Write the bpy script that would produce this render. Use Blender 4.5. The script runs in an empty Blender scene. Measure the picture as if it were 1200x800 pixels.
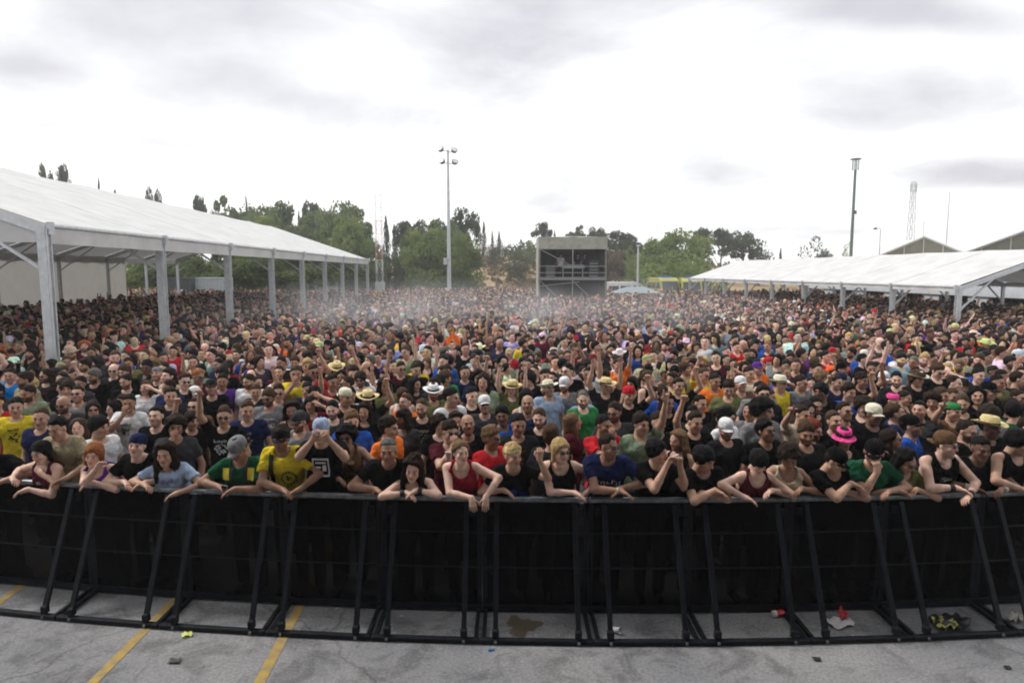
import bpy, math, random, re, time
import numpy as np
from mathutils import Vector, Matrix, noise
from mathutils.bvhtree import BVHTree
T0 = time.time()
S = bpy.context.scene
COL = S.collection
R = math.radians
# ------------------------------------------------------------------ camera
CAMZ, F, PITCH = 3.4, 780.0, R(6.0)
cam = bpy.data.objects.new('camera', bpy.data.cameras.new('camera'))
COL.objects.link(cam)
cam.location = (0, 0, CAMZ)
cam.rotation_euler = (R(90) - PITCH, 0, 0)
cam.data.sensor_width = 36
cam.data.lens = 36 * F / 1200
cam.data.clip_end = 3000
S.camera = cam
# ------------------------------------------------------------------ world, sun, exposure
S.view_settings.view_transform = 'Standard'
S.view_settings.look = 'None'
S.view_settings.exposure = 0.38
S.view_settings.gamma = 1
S.cycles.filter_width = 1.9
S.cycles.max_bounces = 5
S.cycles.diffuse_bounces = 3
S.cycles.transparent_max_bounces = 12
S.cycles.volume_bounces = 0
S.cycles.use_denoising = True
S.cycles.use_adaptive_sampling = True
S.cycles.adaptive_threshold = 0.02
SUN_EL, SUN_ROT = R(50), R(-68)
W = bpy.data.worlds.new("World")
S.world = W
W.use_nodes = True
nt = W.node_tree
nt.nodes.clear()


def N(nt, typ, **kw):
    n = nt.nodes.new(typ)
    for k, v in kw.items():
        if hasattr(n, k):
            setattr(n, k, v)
    return n


def setin(n, **kw):
    for k, v in kw.items():
        n.inputs[k.replace('_', ' ')].default_value = v
    return n


sky = N(nt, 'ShaderNodeTexSky', sky_type='NISHITA', sun_disc=False, sun_elevation=SUN_EL, sun_rotation=SUN_ROT,
        air_density=1.5, dust_density=3.0)
bgs = N(nt, 'ShaderNodeBackground'); bgs.inputs[1].default_value = 0.1
nt.links.new(sky.outputs[0], bgs.inputs[0])
tc = N(nt, 'ShaderNodeTexCoord')
# clouds lie on a plane overhead: direction divided by its height
sep = N(nt, 'ShaderNodeSeparateXYZ'); nt.links.new(tc.outputs['Generated'], sep.inputs[0])
mx = N(nt, 'ShaderNodeMath', operation='MAXIMUM'); nt.links.new(sep.outputs['Z'], mx.inputs[0]); mx.inputs[1].default_value = 0.0
ad = N(nt, 'ShaderNodeMath', operation='ADD'); nt.links.new(mx.outputs[0], ad.inputs[0]); ad.inputs[1].default_value = 0.22
dx = N(nt, 'ShaderNodeMath', operation='DIVIDE'); nt.links.new(sep.outputs['X'], dx.inputs[0]); nt.links.new(ad.outputs[0], dx.inputs[1])
dy = N(nt, 'ShaderNodeMath', operation='DIVIDE'); nt.links.new(sep.outputs['Y'], dy.inputs[0]); nt.links.new(ad.outputs[0], dy.inputs[1])
cb = N(nt, 'ShaderNodeCombineXYZ'); nt.links.new(dx.outputs[0], cb.inputs[0]); nt.links.new(dy.outputs[0], cb.inputs[1])
cb.inputs[2].default_value = 5.3
n1 = N(nt, 'ShaderNodeTexNoise'); nt.links.new(cb.outputs[0], n1.inputs['Vector'])
setin(n1, Scale=0.95, Detail=9.0, Roughness=0.56, Distortion=0.35)
# banks of grey cloud, each a soft ellipse in the plane of the cloud deck, broken up by the noise
def deck(px, py):
    b_ = -(py - 400) / F; a_ = (px - 600) / F; cp, sp = math.cos(PITCH), math.sin(PITCH)
    d = Vector((a_, cp + sp * b_, -sp + cp * b_)).normalized(); z = max(d.z, 0) + .22
    return d.x / z, d.y / z
acc = None
for (cx_, cy_, hw__, hh__, amp) in ((610, 50, 150, 90, .10), (600, 135, 120, 50, .13), (265, 112, 100, 40, .15), (1040, 12, 170, 26, .15), (1090, 125, 180, 55, .17), (800, 203, 170, 34, .17), (40, 95, 80, 40, .09), (1150, 203, 150, 26, .15), (390, 130, 80, 28, .11), (250, 160, 120, 20, .09)):
    u0, v0 = deck(cx_, cy_); u1, _ = deck(cx_ + hw__, cy_); _, v1 = deck(cx_, cy_ - hh__)
    vm = N(nt, 'ShaderNodeVectorMath', operation='SUBTRACT'); nt.links.new(cb.outputs[0], vm.inputs[0]); vm.inputs[1].default_value = (u0, v0, 5.3)
    vs_ = N(nt, 'ShaderNodeVectorMath', operation='MULTIPLY'); nt.links.new(vm.outputs[0], vs_.inputs[0]); vs_.inputs[1].default_value = (1 / abs(u1 - u0), 1 / abs(v1 - v0), 0)
    le = N(nt, 'ShaderNodeVectorMath', operation='LENGTH'); nt.links.new(vs_.outputs[0], le.inputs[0])
    ma = N(nt, 'ShaderNodeMapRange', interpolation_type='SMOOTHSTEP'); nt.links.new(le.outputs['Value'], ma.inputs[0]); setin(ma, From_Min=0.2, From_Max=1.5, To_Min=amp, To_Max=0.0)
    if acc is None: acc = ma.outputs[0]
    else:
        s_ = N(nt, 'ShaderNodeMath', operation='ADD'); nt.links.new(acc, s_.inputs[0]); nt.links.new(ma.outputs[0], s_.inputs[1]); acc = s_.outputs[0]
dm = N(nt, 'ShaderNodeMath', operation='MULTIPLY_ADD'); nt.links.new(n1.outputs['Fac'], dm.inputs[0]); dm.inputs[1].default_value = 0.85; dm.inputs[2].default_value = 0.058
s_ = N(nt, 'ShaderNodeMath', operation='ADD'); nt.links.new(acc, s_.inputs[0]); nt.links.new(dm.outputs[0], s_.inputs[1])
rmp = N(nt, 'ShaderNodeValToRGB'); nt.links.new(s_.outputs[0], rmp.inputs[0])
rmp.color_ramp.elements[0].position = 0.49; rmp.color_ramp.elements[0].color = (1.12, 1.12, 1.12, 1)
rmp.color_ramp.elements[1].position = 0.84; rmp.color_ramp.elements[1].color = (0.42, 0.41, 0.465, 1)
e = rmp.color_ramp.elements.new(0.57); e.color = (0.81, 0.81, 0.83, 1); e = rmp.color_ramp.elements.new(0.68); e.color = (0.585, 0.575, 0.625, 1)
bgc = N(nt, 'ShaderNodeBackground'); bgc.inputs[1].default_value = 1.0
# the deck of cloud thins to plain white low over the horizon
hz_ = N(nt, 'ShaderNodeMapRange'); nt.links.new(sep.outputs['Z'], hz_.inputs[0]); setin(hz_, From_Min=0.0, From_Max=0.07, To_Min=0.3, To_Max=1.0)
mh = N(nt, 'ShaderNodeMixRGB'); nt.links.new(hz_.outputs[0], mh.inputs[0]); mh.inputs[1].default_value = (0.98, 0.98, 0.985, 1); nt.links.new(rmp.outputs[0], mh.inputs[2])
nt.links.new(mh.outputs[0], bgc.inputs[0])
mixw = N(nt, 'ShaderNodeMixShader'); mixw.inputs[0].default_value = 0.93
nt.links.new(bgs.outputs[0], mixw.inputs[1]); nt.links.new(bgc.outputs[0], mixw.inputs[2])
wo = N(nt, 'ShaderNodeOutputWorld'); nt.links.new(mixw.outputs[0], wo.inputs[0])
sl = bpy.data.lights.new('sun', 'SUN'); sl.energy = 2.1; sl.angle = R(8); sl.color = (1, 0.97, 0.92)
sun = bpy.data.objects.new('sun', sl); COL.objects.link(sun)
sun.rotation_euler = (Vector((math.sin(SUN_ROT) * math.cos(SUN_EL), math.cos(SUN_ROT) * math.cos(SUN_EL), math.sin(SUN_EL)))
                      .to_track_quat('Z', 'Y').to_euler())

# ------------------------------------------------------------------ pixel helpers (photo pixels, 1200 x 800)
CP, SP = math.cos(PITCH), math.sin(PITCH)


def ray(x, y):
    a, b = (x - 600) / F, -(y - 400) / F
    return Vector((a, CP + SP * b, -SP + CP * b))


def at_y(x, y, Y):
    d = ray(x, y); t = Y / d.y
    return Vector((d.x * t, Y, CAMZ + d.z * t))


def at_z(x, y, z):
    d = ray(x, y); t = (z - CAMZ) / d.z
    return Vector((d.x * t, d.y * t, z))


def to_px(p):
    yy = p[1] * CP - (p[2] - CAMZ) * SP
    zz = p[1] * SP + (p[2] - CAMZ) * CP
    return 600 + F * p[0] / yy, 400 - F * zz / yy


def rail_y(x):
    return 6.39 - 0.0346 * x + 0.01367 * x * x


RAILZ = 1.18
# ------------------------------------------------------------------ materials
MATS = {}


def newmat(name):
    m = bpy.data.materials.new(name); m.use_nodes = True
    m.node_tree.nodes.clear()
    MATS[name] = m
    return m, m.node_tree


def finish(nt, bsdf):
    o = N(nt, 'ShaderNodeOutputMaterial'); nt.links.new(bsdf.outputs[0], o.inputs[0])


def pmat(name, col, rough=0.6, metal=0.0, var=0.12, scale=6.0, bump=0.0, col2=None, spec=0.4, coord='Object', trans=0.0, detail=4):
    m, nt = newmat(name)
    b = N(nt, 'ShaderNodeBsdfPrincipled'); setin(b, Roughness=rough, Metallic=metal)
    b.inputs['Specular IOR Level'].default_value = spec
    tcn = N(nt, 'ShaderNodeTexCoord')
    nz = N(nt, 'ShaderNodeTexNoise'); setin(nz, Scale=scale, Detail=float(detail), Roughness=0.6)
    nt.links.new(tcn.outputs[coord], nz.inputs['Vector'])
    r = N(nt, 'ShaderNodeValToRGB'); nt.links.new(nz.outputs['Fac'], r.inputs[0])
    c2 = col2 if col2 else tuple(c * (1 + var) for c in col)
    c1 = col if col2 else tuple(c * (1 - var) for c in col)
    r.color_ramp.elements[0].position = 0.3; r.color_ramp.elements[0].color = (*c1, 1)
    r.color_ramp.elements[1].position = 0.7; r.color_ramp.elements[1].color = (*c2, 1)
    nt.links.new(r.outputs[0], b.inputs['Base Color'])
    if bump:
        bp = N(nt, 'ShaderNodeBump'); setin(bp, Strength=bump, Distance=0.02)
        nt.links.new(nz.outputs['Fac'], bp.inputs['Height']); nt.links.new(bp.outputs[0], b.inputs['Normal'])
    out = b
    if trans:
        t = N(nt, 'ShaderNodeBsdfTranslucent'); t.inputs[0].default_value = (*c2, 1)
        mxs = N(nt, 'ShaderNodeMixShader'); mxs.inputs[0].default_value = trans
        nt.links.new(b.outputs[0], mxs.inputs[1]); nt.links.new(t.outputs[0], mxs.inputs[2]); out = mxs
    finish(nt, out)
    return m


def wearmat(name, src, rough, kind, attr=None):
    """skin, cloth, hair: colour of the object (or of the instance), grain from noise"""
    m, nt = newmat(name)
    b = N(nt, 'ShaderNodeBsdfPrincipled'); setin(b, Roughness=rough)
    b.inputs['Specular IOR Level'].default_value = {'skin': .35, 'cloth': .04, 'hair': .07}[kind]
    if src == 'OBJ':
        c = N(nt, 'ShaderNodeObjectInfo'); csock = c.outputs['Color']
    else:
        c = N(nt, 'ShaderNodeAttribute', attribute_type='INSTANCER', attribute_name=attr); csock = c.outputs['Color']
    tcn = N(nt, 'ShaderNodeTexCoord')
    nz = N(nt, 'ShaderNodeTexNoise')
    nt.links.new(tcn.outputs['Object'], nz.inputs['Vector'])
    if kind == 'hair':
        mp = N(nt, 'ShaderNodeMapping'); mp.inputs['Scale'].default_value = (60, 60, 9)
        nt.links.new(tcn.outputs['Object'], mp.inputs[0]); nt.links.new(mp.outputs[0], nz.inputs['Vector'])
        setin(nz, Scale=2.0, Detail=3.0); lo, hi = 0.35, 1.5
    elif kind == 'cloth':
        setin(nz, Scale=7.0, Detail=6.0, Distortion=1.6); lo, hi = 0.72, 1.25
    else:
        setin(nz, Scale=16.0, Detail=6.0); lo, hi = 0.8, 1.16
    mr = N(nt, 'ShaderNodeMapRange'); nt.links.new(nz.outputs['Fac'], mr.inputs[0])
    setin(mr, From_Min=0.3, From_Max=0.7, To_Min=lo, To_Max=hi)
    mu = N(nt, 'ShaderNodeVectorMath', operation='SCALE')
    nt.links.new(csock, mu.inputs[0]); nt.links.new(mr.outputs[0], mu.inputs['Scale'])
    last = mu.outputs[0]
    if kind == 'skin':
        va = N(nt, 'ShaderNodeAttribute', attribute_name='tint')
        mm = N(nt, 'ShaderNodeVectorMath', operation='MULTIPLY')
        nt.links.new(last, mm.inputs[0]); nt.links.new(va.outputs['Color'], mm.inputs[1]); last = mm.outputs[0]
    nt.links.new(last, b.inputs['Base Color'])
    bp = N(nt, 'ShaderNodeBump'); setin(bp, Strength={'hair': 1.0, 'cloth': 1.0, 'skin': 0.25}[kind], Distance=0.03 if kind == 'cloth' else 0.01)
    nt.links.new(nz.outputs['Fac'], bp.inputs['Height']); nt.links.new(bp.outputs[0], b.inputs['Normal'])
    if kind == 'cloth':
        b.inputs['Sheen Weight'].default_value = 0.0
    finish(nt, b)
    return m


SKIN = wearmat('skin', 'OBJ', 0.55, 'skin'); CLOTH = wearmat('cloth', 'OBJ', 0.9, 'cloth'); HAIR = wearmat('hair', 'OBJ', 0.65, 'hair')
SKIN_I = wearmat('crowd_skin', 'INST', 0.6, 'skin', 'skin_col'); CLOTH_I = wearmat('crowd_cloth', 'INST', 0.9, 'cloth', 'shirt_col')
HAIR_I = wearmat('crowd_hair', 'INST', 0.5, 'hair', 'hair_col'); HAT_I = wearmat('crowd_hat', 'INST', 0.9, 'cloth', 'hat_col')
LEG_I = wearmat('crowd_trousers', 'INST', 0.9, 'cloth', 'leg_col')
LENS = pmat('dark_lens', (0.01, 0.01, 0.012), 0.15, spec=0.6)

# ------------------------------------------------------------------ objects
def tag(o, label=None, cat=None, group=None, kind=None):
    if label: o['label'] = label
    if cat: o['category'] = cat
    if group: o['group'] = group
    if kind: o['kind'] = kind
    return o


def empty(name, loc=(0, 0, 0), label=None, cat=None, group=None, rz=0.0):
    o = bpy.data.objects.new(name, None); COL.objects.link(o)
    o.location = loc; o.rotation_euler = (0, 0, rz); o.empty_display_size = 0.2
    return tag(o, label, cat, group)


def link(name, me, parent=None, mat=None, color=None):
    o = bpy.data.objects.new(name, me); COL.objects.link(o)
    if mat and not me.materials: me.materials.append(mat)
    if parent: o.parent = parent
    if color: o.color = (*color[:3], 1)
    return o


def mesh_np(name, V, Q, mats=(), midx=None, tint=None, smooth=True):
    """V (n,3); Q list of arrays of faces (each (m,4) or (m,3))"""
    me = bpy.data.meshes.new(name)
    Q = [q for q in (Q if isinstance(Q, list) else [Q]) if len(q)]
    me.vertices.add(len(V)); me.vertices.foreach_set('co', np.asarray(V, np.float32).ravel())
    li = np.concatenate([q.ravel() for q in Q]).astype(np.int32)
    sizes = np.concatenate([np.full(len(q), q.shape[1], np.int32) for q in Q])
    st = np.concatenate([[0], np.cumsum(sizes)[:-1]]).astype(np.int32)
    me.loops.add(len(li)); me.loops.foreach_set('vertex_index', li)
    me.polygons.add(len(sizes)); me.polygons.foreach_set('loop_start', st)
    if smooth: me.polygons.foreach_set('use_smooth', np.ones(len(sizes), bool))
    for m in mats: me.materials.append(m)
    if midx is not None: me.polygons.foreach_set('material_index', np.asarray(midx, np.int32))
    me.update(calc_edges=True)
    if tint is not None:
        a = me.color_attributes.new('tint', 'FLOAT_COLOR', 'POINT')
        c = np.ones((len(V), 4), np.float32); c[:, :3] = tint
        a.data.foreach_set('color', c.ravel())
    return me


class MB:
    """collects boxes, bars, tubes, lathes; builds one mesh"""
    def __init__(s): s.v = []; s.f = []
    def add(s, vs, fs):
        o = len(s.v); s.v += [tuple(v) for v in vs]; s.f += [tuple(i + o for i in f) for f in fs]; return s
    def box(s, c, d, M=None):
        x, y, z = (k / 2 for k in d)
        vs = [Vector((c[0] + a * x, c[1] + b * y, c[2] + e * z)) for a in (-1, 1) for b in (-1, 1) for e in (-1, 1)]
        if M: vs = [M @ v for v in vs]
        return s.add(vs, [(0, 1, 3, 2), (4, 6, 7, 5), (0, 4, 5, 1), (2, 3, 7, 6), (0, 2, 6, 4), (1, 5, 7, 3)])
    def tube(s, pts, r, n=8, cap=True):
        pts = [Vector(p) for p in pts]; rr = r if isinstance(r, (list, tuple)) else [r] * len(pts)
        rings = []; up = None
        for i, p in enumerate(pts):
            d = (pts[min(i + 1, len(pts) - 1)] - pts[max(i - 1, 0)]).normalized()
            if up is None:
                up = Vector((0, 0, 1)) if abs(d.z) < 0.9 else Vector((0, 1, 0))
            a = d.cross(up).normalized(); b = a.cross(d).normalized(); up = b
            rings.append([p + (a * math.cos(t) + b * math.sin(t)) * rr[i] for t in [2 * math.pi * (k + .5) / n for k in range(n)]])
        vs = [v for q in rings for v in q]; fs = []
        for i in range(len(pts) - 1):
            for k in range(n):
                fs.append((i * n + k, i * n + (k + 1) % n, (i + 1) * n + (k + 1) % n, (i + 1) * n + k))
        if cap: fs += [tuple(range(n))[::-1], tuple((len(pts) - 1) * n + k for k in range(n))]
        return s.add(vs, fs)
    def bar(s, a, b, w, h=None):
        h = h or w; a, b = Vector(a), Vector(b); d = (b - a); L = d.length; d.normalize()
        up = Vector((0, 0, 1)) if abs(d.z) < 0.95 else Vector((0, 1, 0))
        x = d.cross(up).normalized(); z = x.cross(d).normalized()
        M = Matrix((x, d, z)).transposed().to_4x4(); M.translation = (a + b) / 2
        return s.box((0, 0, 0), (w, L, h), M)
    def lathe(s, prof, n=20, sx=1, sy=1, c=(0, 0, 0), fn=None, M=None):
        vs = []
        for (r, z) in prof:
            for k in range(n):
                t = 2 * math.pi * k / n; v = Vector((c[0] + r * sx * math.cos(t), c[1] + r * sy * math.sin(t), c[2] + z))
                if fn: v = fn(v, t, r)
                if M: v = M @ v
                vs.append(v)
        fs = [(i * n + k, i * n + (k + 1) % n, (i + 1) * n + (k + 1) % n, (i + 1) * n + k) for i in range(len(prof) - 1) for k in range(n)]
        fs += [tuple(range(n))[::-1], tuple((len(prof) - 1) * n + k for k in range(n))]
        return s.add(vs, fs)
    def mesh(s, name, mat=None, smooth=False):
        me = bpy.data.meshes.new(name); me.from_pydata(s.v, [], s.f)
        if mat: me.materials.append(mat)
        if smooth: me.polygons.foreach_set('use_smooth', [True] * len(s.f))
        me.update(); return me
    def build(s, name, mat, parent=None, smooth=False, color=None):
        return link(name, s.mesh(name, mat, smooth), parent, None, color)


def bevel(o, w=0.01, seg=1):
    m = o.modifiers.new('bevel', 'BEVEL'); m.width = w; m.segments = seg; m.limit_method = 'ANGLE'
    return o


def copy_tree(o, parent=None):
    c = o.copy(); COL.objects.link(c); c.parent = parent
    for ch in o.children: copy_tree(ch, c)
    return c
# ================================================================== figures: signed distance fields + surface nets
def wob(P, f, seed=0):
    x, y, z = P
    return (np.sin(f * (x + .31 * z) + seed) + np.sin(f * 1.3 * (y - .4 * x) + 1.7 * seed) + np.sin(f * 1.1 * (z + .37 * y) + 2.3 * seed)
            + np.sin(f * 2.1 * (x - y + .3 * z) + seed * .7) * .6 + np.sin(f * 2.3 * (z + x) + seed * 1.9) * .6) / 4.2


class SDF:
    def __init__(s, xs, ys, zs):
        s.x, s.y, s.z = (np.asarray(a, np.float32) for a in (xs, ys, zs))
        s.F = np.full((len(s.x), len(s.y), len(s.z)), 0.2, np.float32)
        s.m = 3.2 * max(np.diff(s.x).max(), np.diff(s.y).max())
    def loc(s, lo, hi, mz=None):
        sl = []
        for a, l, h in ((s.x, lo[0], hi[0]), (s.y, lo[1], hi[1]), (s.z, lo[2], hi[2])):
            i = max(0, int(np.searchsorted(a, l)) - 3); j = min(len(a), int(np.searchsorted(a, h)) + 3)
            sl.append(slice(i, j))
        g = (s.x[sl[0]][:, None, None], s.y[sl[1]][None, :, None], s.z[sl[2]][None, None, :])
        return tuple(sl), g
    def join(s, sl, d, k, op='u'):
        G = s.F[sl]
        if d.size == 0: return
        if op == 'u':
            if k:
                h = np.maximum(k - np.abs(G - d), 0) / k
                s.F[sl] = np.minimum(G, d) - h * h * k * .25
            else: s.F[sl] = np.minimum(G, d)
        else:
            if k:
                h = np.maximum(k - np.abs(G + d), 0) / k
                s.F[sl] = np.maximum(G, -d) + h * h * k * .25
            else: s.F[sl] = np.maximum(G, -d)
    def cone(s, a, b, ra, rb, k=.025, op='u', cap=False, flat=None):
        a = np.array(a, np.float32); b = np.array(b, np.float32); r = max(ra, rb) + k + .02
        sl, (X, Y, Z) = s.loc(np.minimum(a, b) - r, np.maximum(a, b) + r)
        ba = b - a; L2 = max(float(ba @ ba), 1e-9)
        tt = ((X - a[0]) * ba[0] + (Y - a[1]) * ba[1] + (Z - a[2]) * ba[2]) / L2
        t = np.clip(tt, 0, 1)
        d = np.sqrt((X - a[0] - t * ba[0]) ** 2 + (Y - a[1] - t * ba[1]) ** 2 + (Z - a[2] - t * ba[2]) ** 2) - (ra + (rb - ra) * t)
        if cap: d = np.maximum(d, (tt - 1) * math.sqrt(L2))
        s.join(sl, d, k, op)
    def ell(s, c, r, k=.02, op='u', extra=None):
        c = np.array(c, np.float32); r = np.array(r, np.float32); q = r + k + .03
        sl, (X, Y, Z) = s.loc(c - q, c + q)
        px, py, pz = (X - c[0]), (Y - c[1]), (Z - c[2])
        k0 = np.sqrt((px / r[0]) ** 2 + (py / r[1]) ** 2 + (pz / r[2]) ** 2) + 1e-9
        k1 = np.sqrt((px / r[0] ** 2) ** 2 + (py / r[1] ** 2) ** 2 + (pz / r[2] ** 2) ** 2) + 1e-9
        d = k0 * (k0 - 1) / k1
        if extra is not None: d = np.maximum(d, extra(X, Y, Z))
        s.join(sl, d, k, op)
    def cut(s, fn):
        """keep where fn<0"""
        s.F = np.maximum(s.F, fn(s.x[:, None, None], s.y[None, :, None], s.z[None, None, :]))
    def noise(s, amp, f, seed=0):
        P = (s.x[:, None, None], s.y[None, :, None], s.z[None, None, :])
        s.F = s.F + amp * wob(P, f, seed)
    def mesh(s):
        Fv = s.F; ins = Fv < 0
        c = np.zeros(tuple(n - 1 for n in Fv.shape), np.int8)
        for i in (0, 1):
            for j in (0, 1):
                for k in (0, 1):
                    c += ins[i:ins.shape[0] - 1 + i, j:ins.shape[1] - 1 + j, k:ins.shape[2] - 1 + k]
        act = (c > 0) & (c < 8)
        I = np.argwhere(act)
        if len(I) == 0: return np.zeros((0, 3), np.float32), np.zeros((0, 4), np.int32)
        ids = np.full(act.shape, -1, np.int32); ids[act] = np.arange(len(I))
        val = {}
        for i in (0, 1):
            for j in (0, 1):
                for k in (0, 1):
                    val[i, j, k] = Fv[I[:, 0] + i, I[:, 1] + j, I[:, 2] + k]
        acc = np.zeros((len(I), 3), np.float32); cnt = np.zeros(len(I), np.float32)
        for ax in range(3):
            for p in (0, 1):
                for q in (0, 1):
                    a = [p, q]; a.insert(ax, 0); b = [p, q]; b.insert(ax, 1)
                    va, vb = val[tuple(a)], val[tuple(b)]
                    m = (va < 0) != (vb < 0)
                    t = np.where(m, va / np.where(m, va - vb, 1), 0)
                    pt = np.array(a, np.float32)[None, :].repeat(len(I), 0); pt[:, ax] = t
                    acc += pt * m[:, None]; cnt += m
        acc /= np.maximum(cnt, 1)[:, None]
        V = np.empty_like(acc)
        for ax, g in enumerate((s.x, s.y, s.z)):
            V[:, ax] = g[I[:, ax]] + acc[:, ax] * (g[I[:, ax] + 1] - g[I[:, ax]])
        Q = []
        for ax in range(3):
            a = [slice(1, -1)] * 3; a[ax] = slice(0, -1); b = [slice(1, -1)] * 3; b[ax] = slice(1, None)
            s0, s1 = ins[tuple(a)], ins[tuple(b)]
            E = np.argwhere(s0 != s1)
            if not len(E): continue
            flip = s0[E[:, 0], E[:, 1], E[:, 2]]
            u, v = (ax + 1) % 3, (ax + 2) % 3
            off = [1, 1, 1]; off[ax] = 0
            E = E + np.array(off)
            def cell(du, dv):
                C = E.copy(); C[:, u] -= du; C[:, v] -= dv
                return ids[C[:, 0], C[:, 1], C[:, 2]]
            q = np.stack([cell(1, 1), cell(0, 1), cell(0, 0), cell(1, 0)], 1)
            q[~flip] = q[~flip][:, ::-1]
            Q.append(q[(q >= 0).all(1)])
        return V, (np.concatenate(Q) if Q else np.zeros((0, 4), np.int32))


def ax(lo, hi, h): return np.arange(lo - 2 * h, hi + 2.5 * h, h)


# ---- heads (canonical: centre at the ears, face towards -Y)
def make_head(h, fem=False, beard=False, seed=0, jaw=1.0):
    s = SDF(ax(-.1, .1, h), ax(-.13, .12, h), ax(-.17, .13, h))
    w = .93 if fem else 1.0
    s.ell((0, .012, .03), (.077 * w, .097, .086), 0)
    s.ell((0, -.022, -.035), (.06 * w * jaw, .07, .082), .03)
    s.cone((0, -.06, -.098), (0, -.064, -.1), .02, .018, .03)
    s.cone((-.052 * w * jaw, -.01, -.055), (0, -.058, -.095), .018, .018, .03); s.cone((.052 * w * jaw, -.01, -.055), (0, -.058, -.095), .018, .018, .03)
    s.cone((-.036, -.084, .022), (.036, -.084, .022), .009 if fem else .012, .009 if fem else .012, .014)
    for q in (-1, 1):
        s.ell((q * .032, -.099, .004), (.019, .016, .011), .012, 's')
        s.ell((q * .031, -.079, .003), (.0125, .0115, .0095), .004)
        s.ell((q * .043 * w, -.062, -.028), (.022, .02, .02), .02)
        s.ell((q * .078 * w, .008, -.004), (.01, .02, .031), .008)
    s.cone((0, -.088, .012), (0, -.108, -.026), .008, .0135 if not fem else .011, .012)
    s.cone((-.01, -.1, -.03), (.01, -.1, -.03), .009, .009, .008)
    s.cone((-.018, -.086, -.062), (.018, -.086, -.062), .009, .009, .008)
    s.cone((-.016, -.098, -.0615), (.016, -.098, -.0615), .0022, .0022, .004, 's')
    s.cone((0, .015, -.05), (0, .028, -.17), .05 * w, .056 * w, .02)
    V, Q = s.mesh()
    T = np.ones((len(V), 3), np.float32)
    x, y, z = np.abs(V[:, 0]), V[:, 1], V[:, 2]
    front = y < -.055
    ck = front & (((x - .042) / .024) ** 2 + ((z + .03) / .022) ** 2 < 1); T[ck] *= (1.04, .86, .84)
    T[front & (x < .016) & (np.abs(z + .02) < .018) & (y < -.09)] *= (1.03, .88, .86)
    eye = front & (((x - .031) / .017) ** 2 + ((z - .003) / .009) ** 2 < 1); T[eye] *= (.42, .34, .34)
    T[eye & (((x - .031) / .009) ** 2 + ((z - .003) / .007) ** 2 > 1) & (((x - .031) / .015) ** 2 + ((z - .003) / .0075) ** 2 < 1)] = (1.1, 1.5, 1.9)
    T[eye & (((x - .031) / .0085) ** 2 + ((z - .003) / .0085) ** 2 < 1)] = (.08, .09, .1)
    br = front & (x > .014) & (x < .05) & (np.abs(z - (.026 - .12 * np.abs(x - .03))) < (.0045 if fem else .0065)); T[br] *= (.3, .26, .25)
    lip = (y < -.075) & (x < .024) & (np.abs(z + .0615) < .0105); T[lip] *= (.95, .55, .55) if fem else (.85, .62, .6)
    T[(y < -.075) & (x < .02) & (np.abs(z + .0615) < .003)] *= (.4, .35, .35)
    if beard:
        b = (y < .0) & (z < -.035) & (z > -.14) & ~((x < .022) & (np.abs(z + .062) < .011)) & (z < -.035 - .02 * (x < .045) * (x > .0) * (y > -.09))
        T[b] *= (.22, .2, .2) if beard == 2 else (.62, .58, .58)
    return V, Q, T


HEADS = {}


def head(h, fem, beard, jaw=1.0):
    k = (h, fem, beard, jaw)
    if k not in HEADS: HEADS[k] = make_head(h, fem, beard, 0, jaw)
    return HEADS[k]


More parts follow.
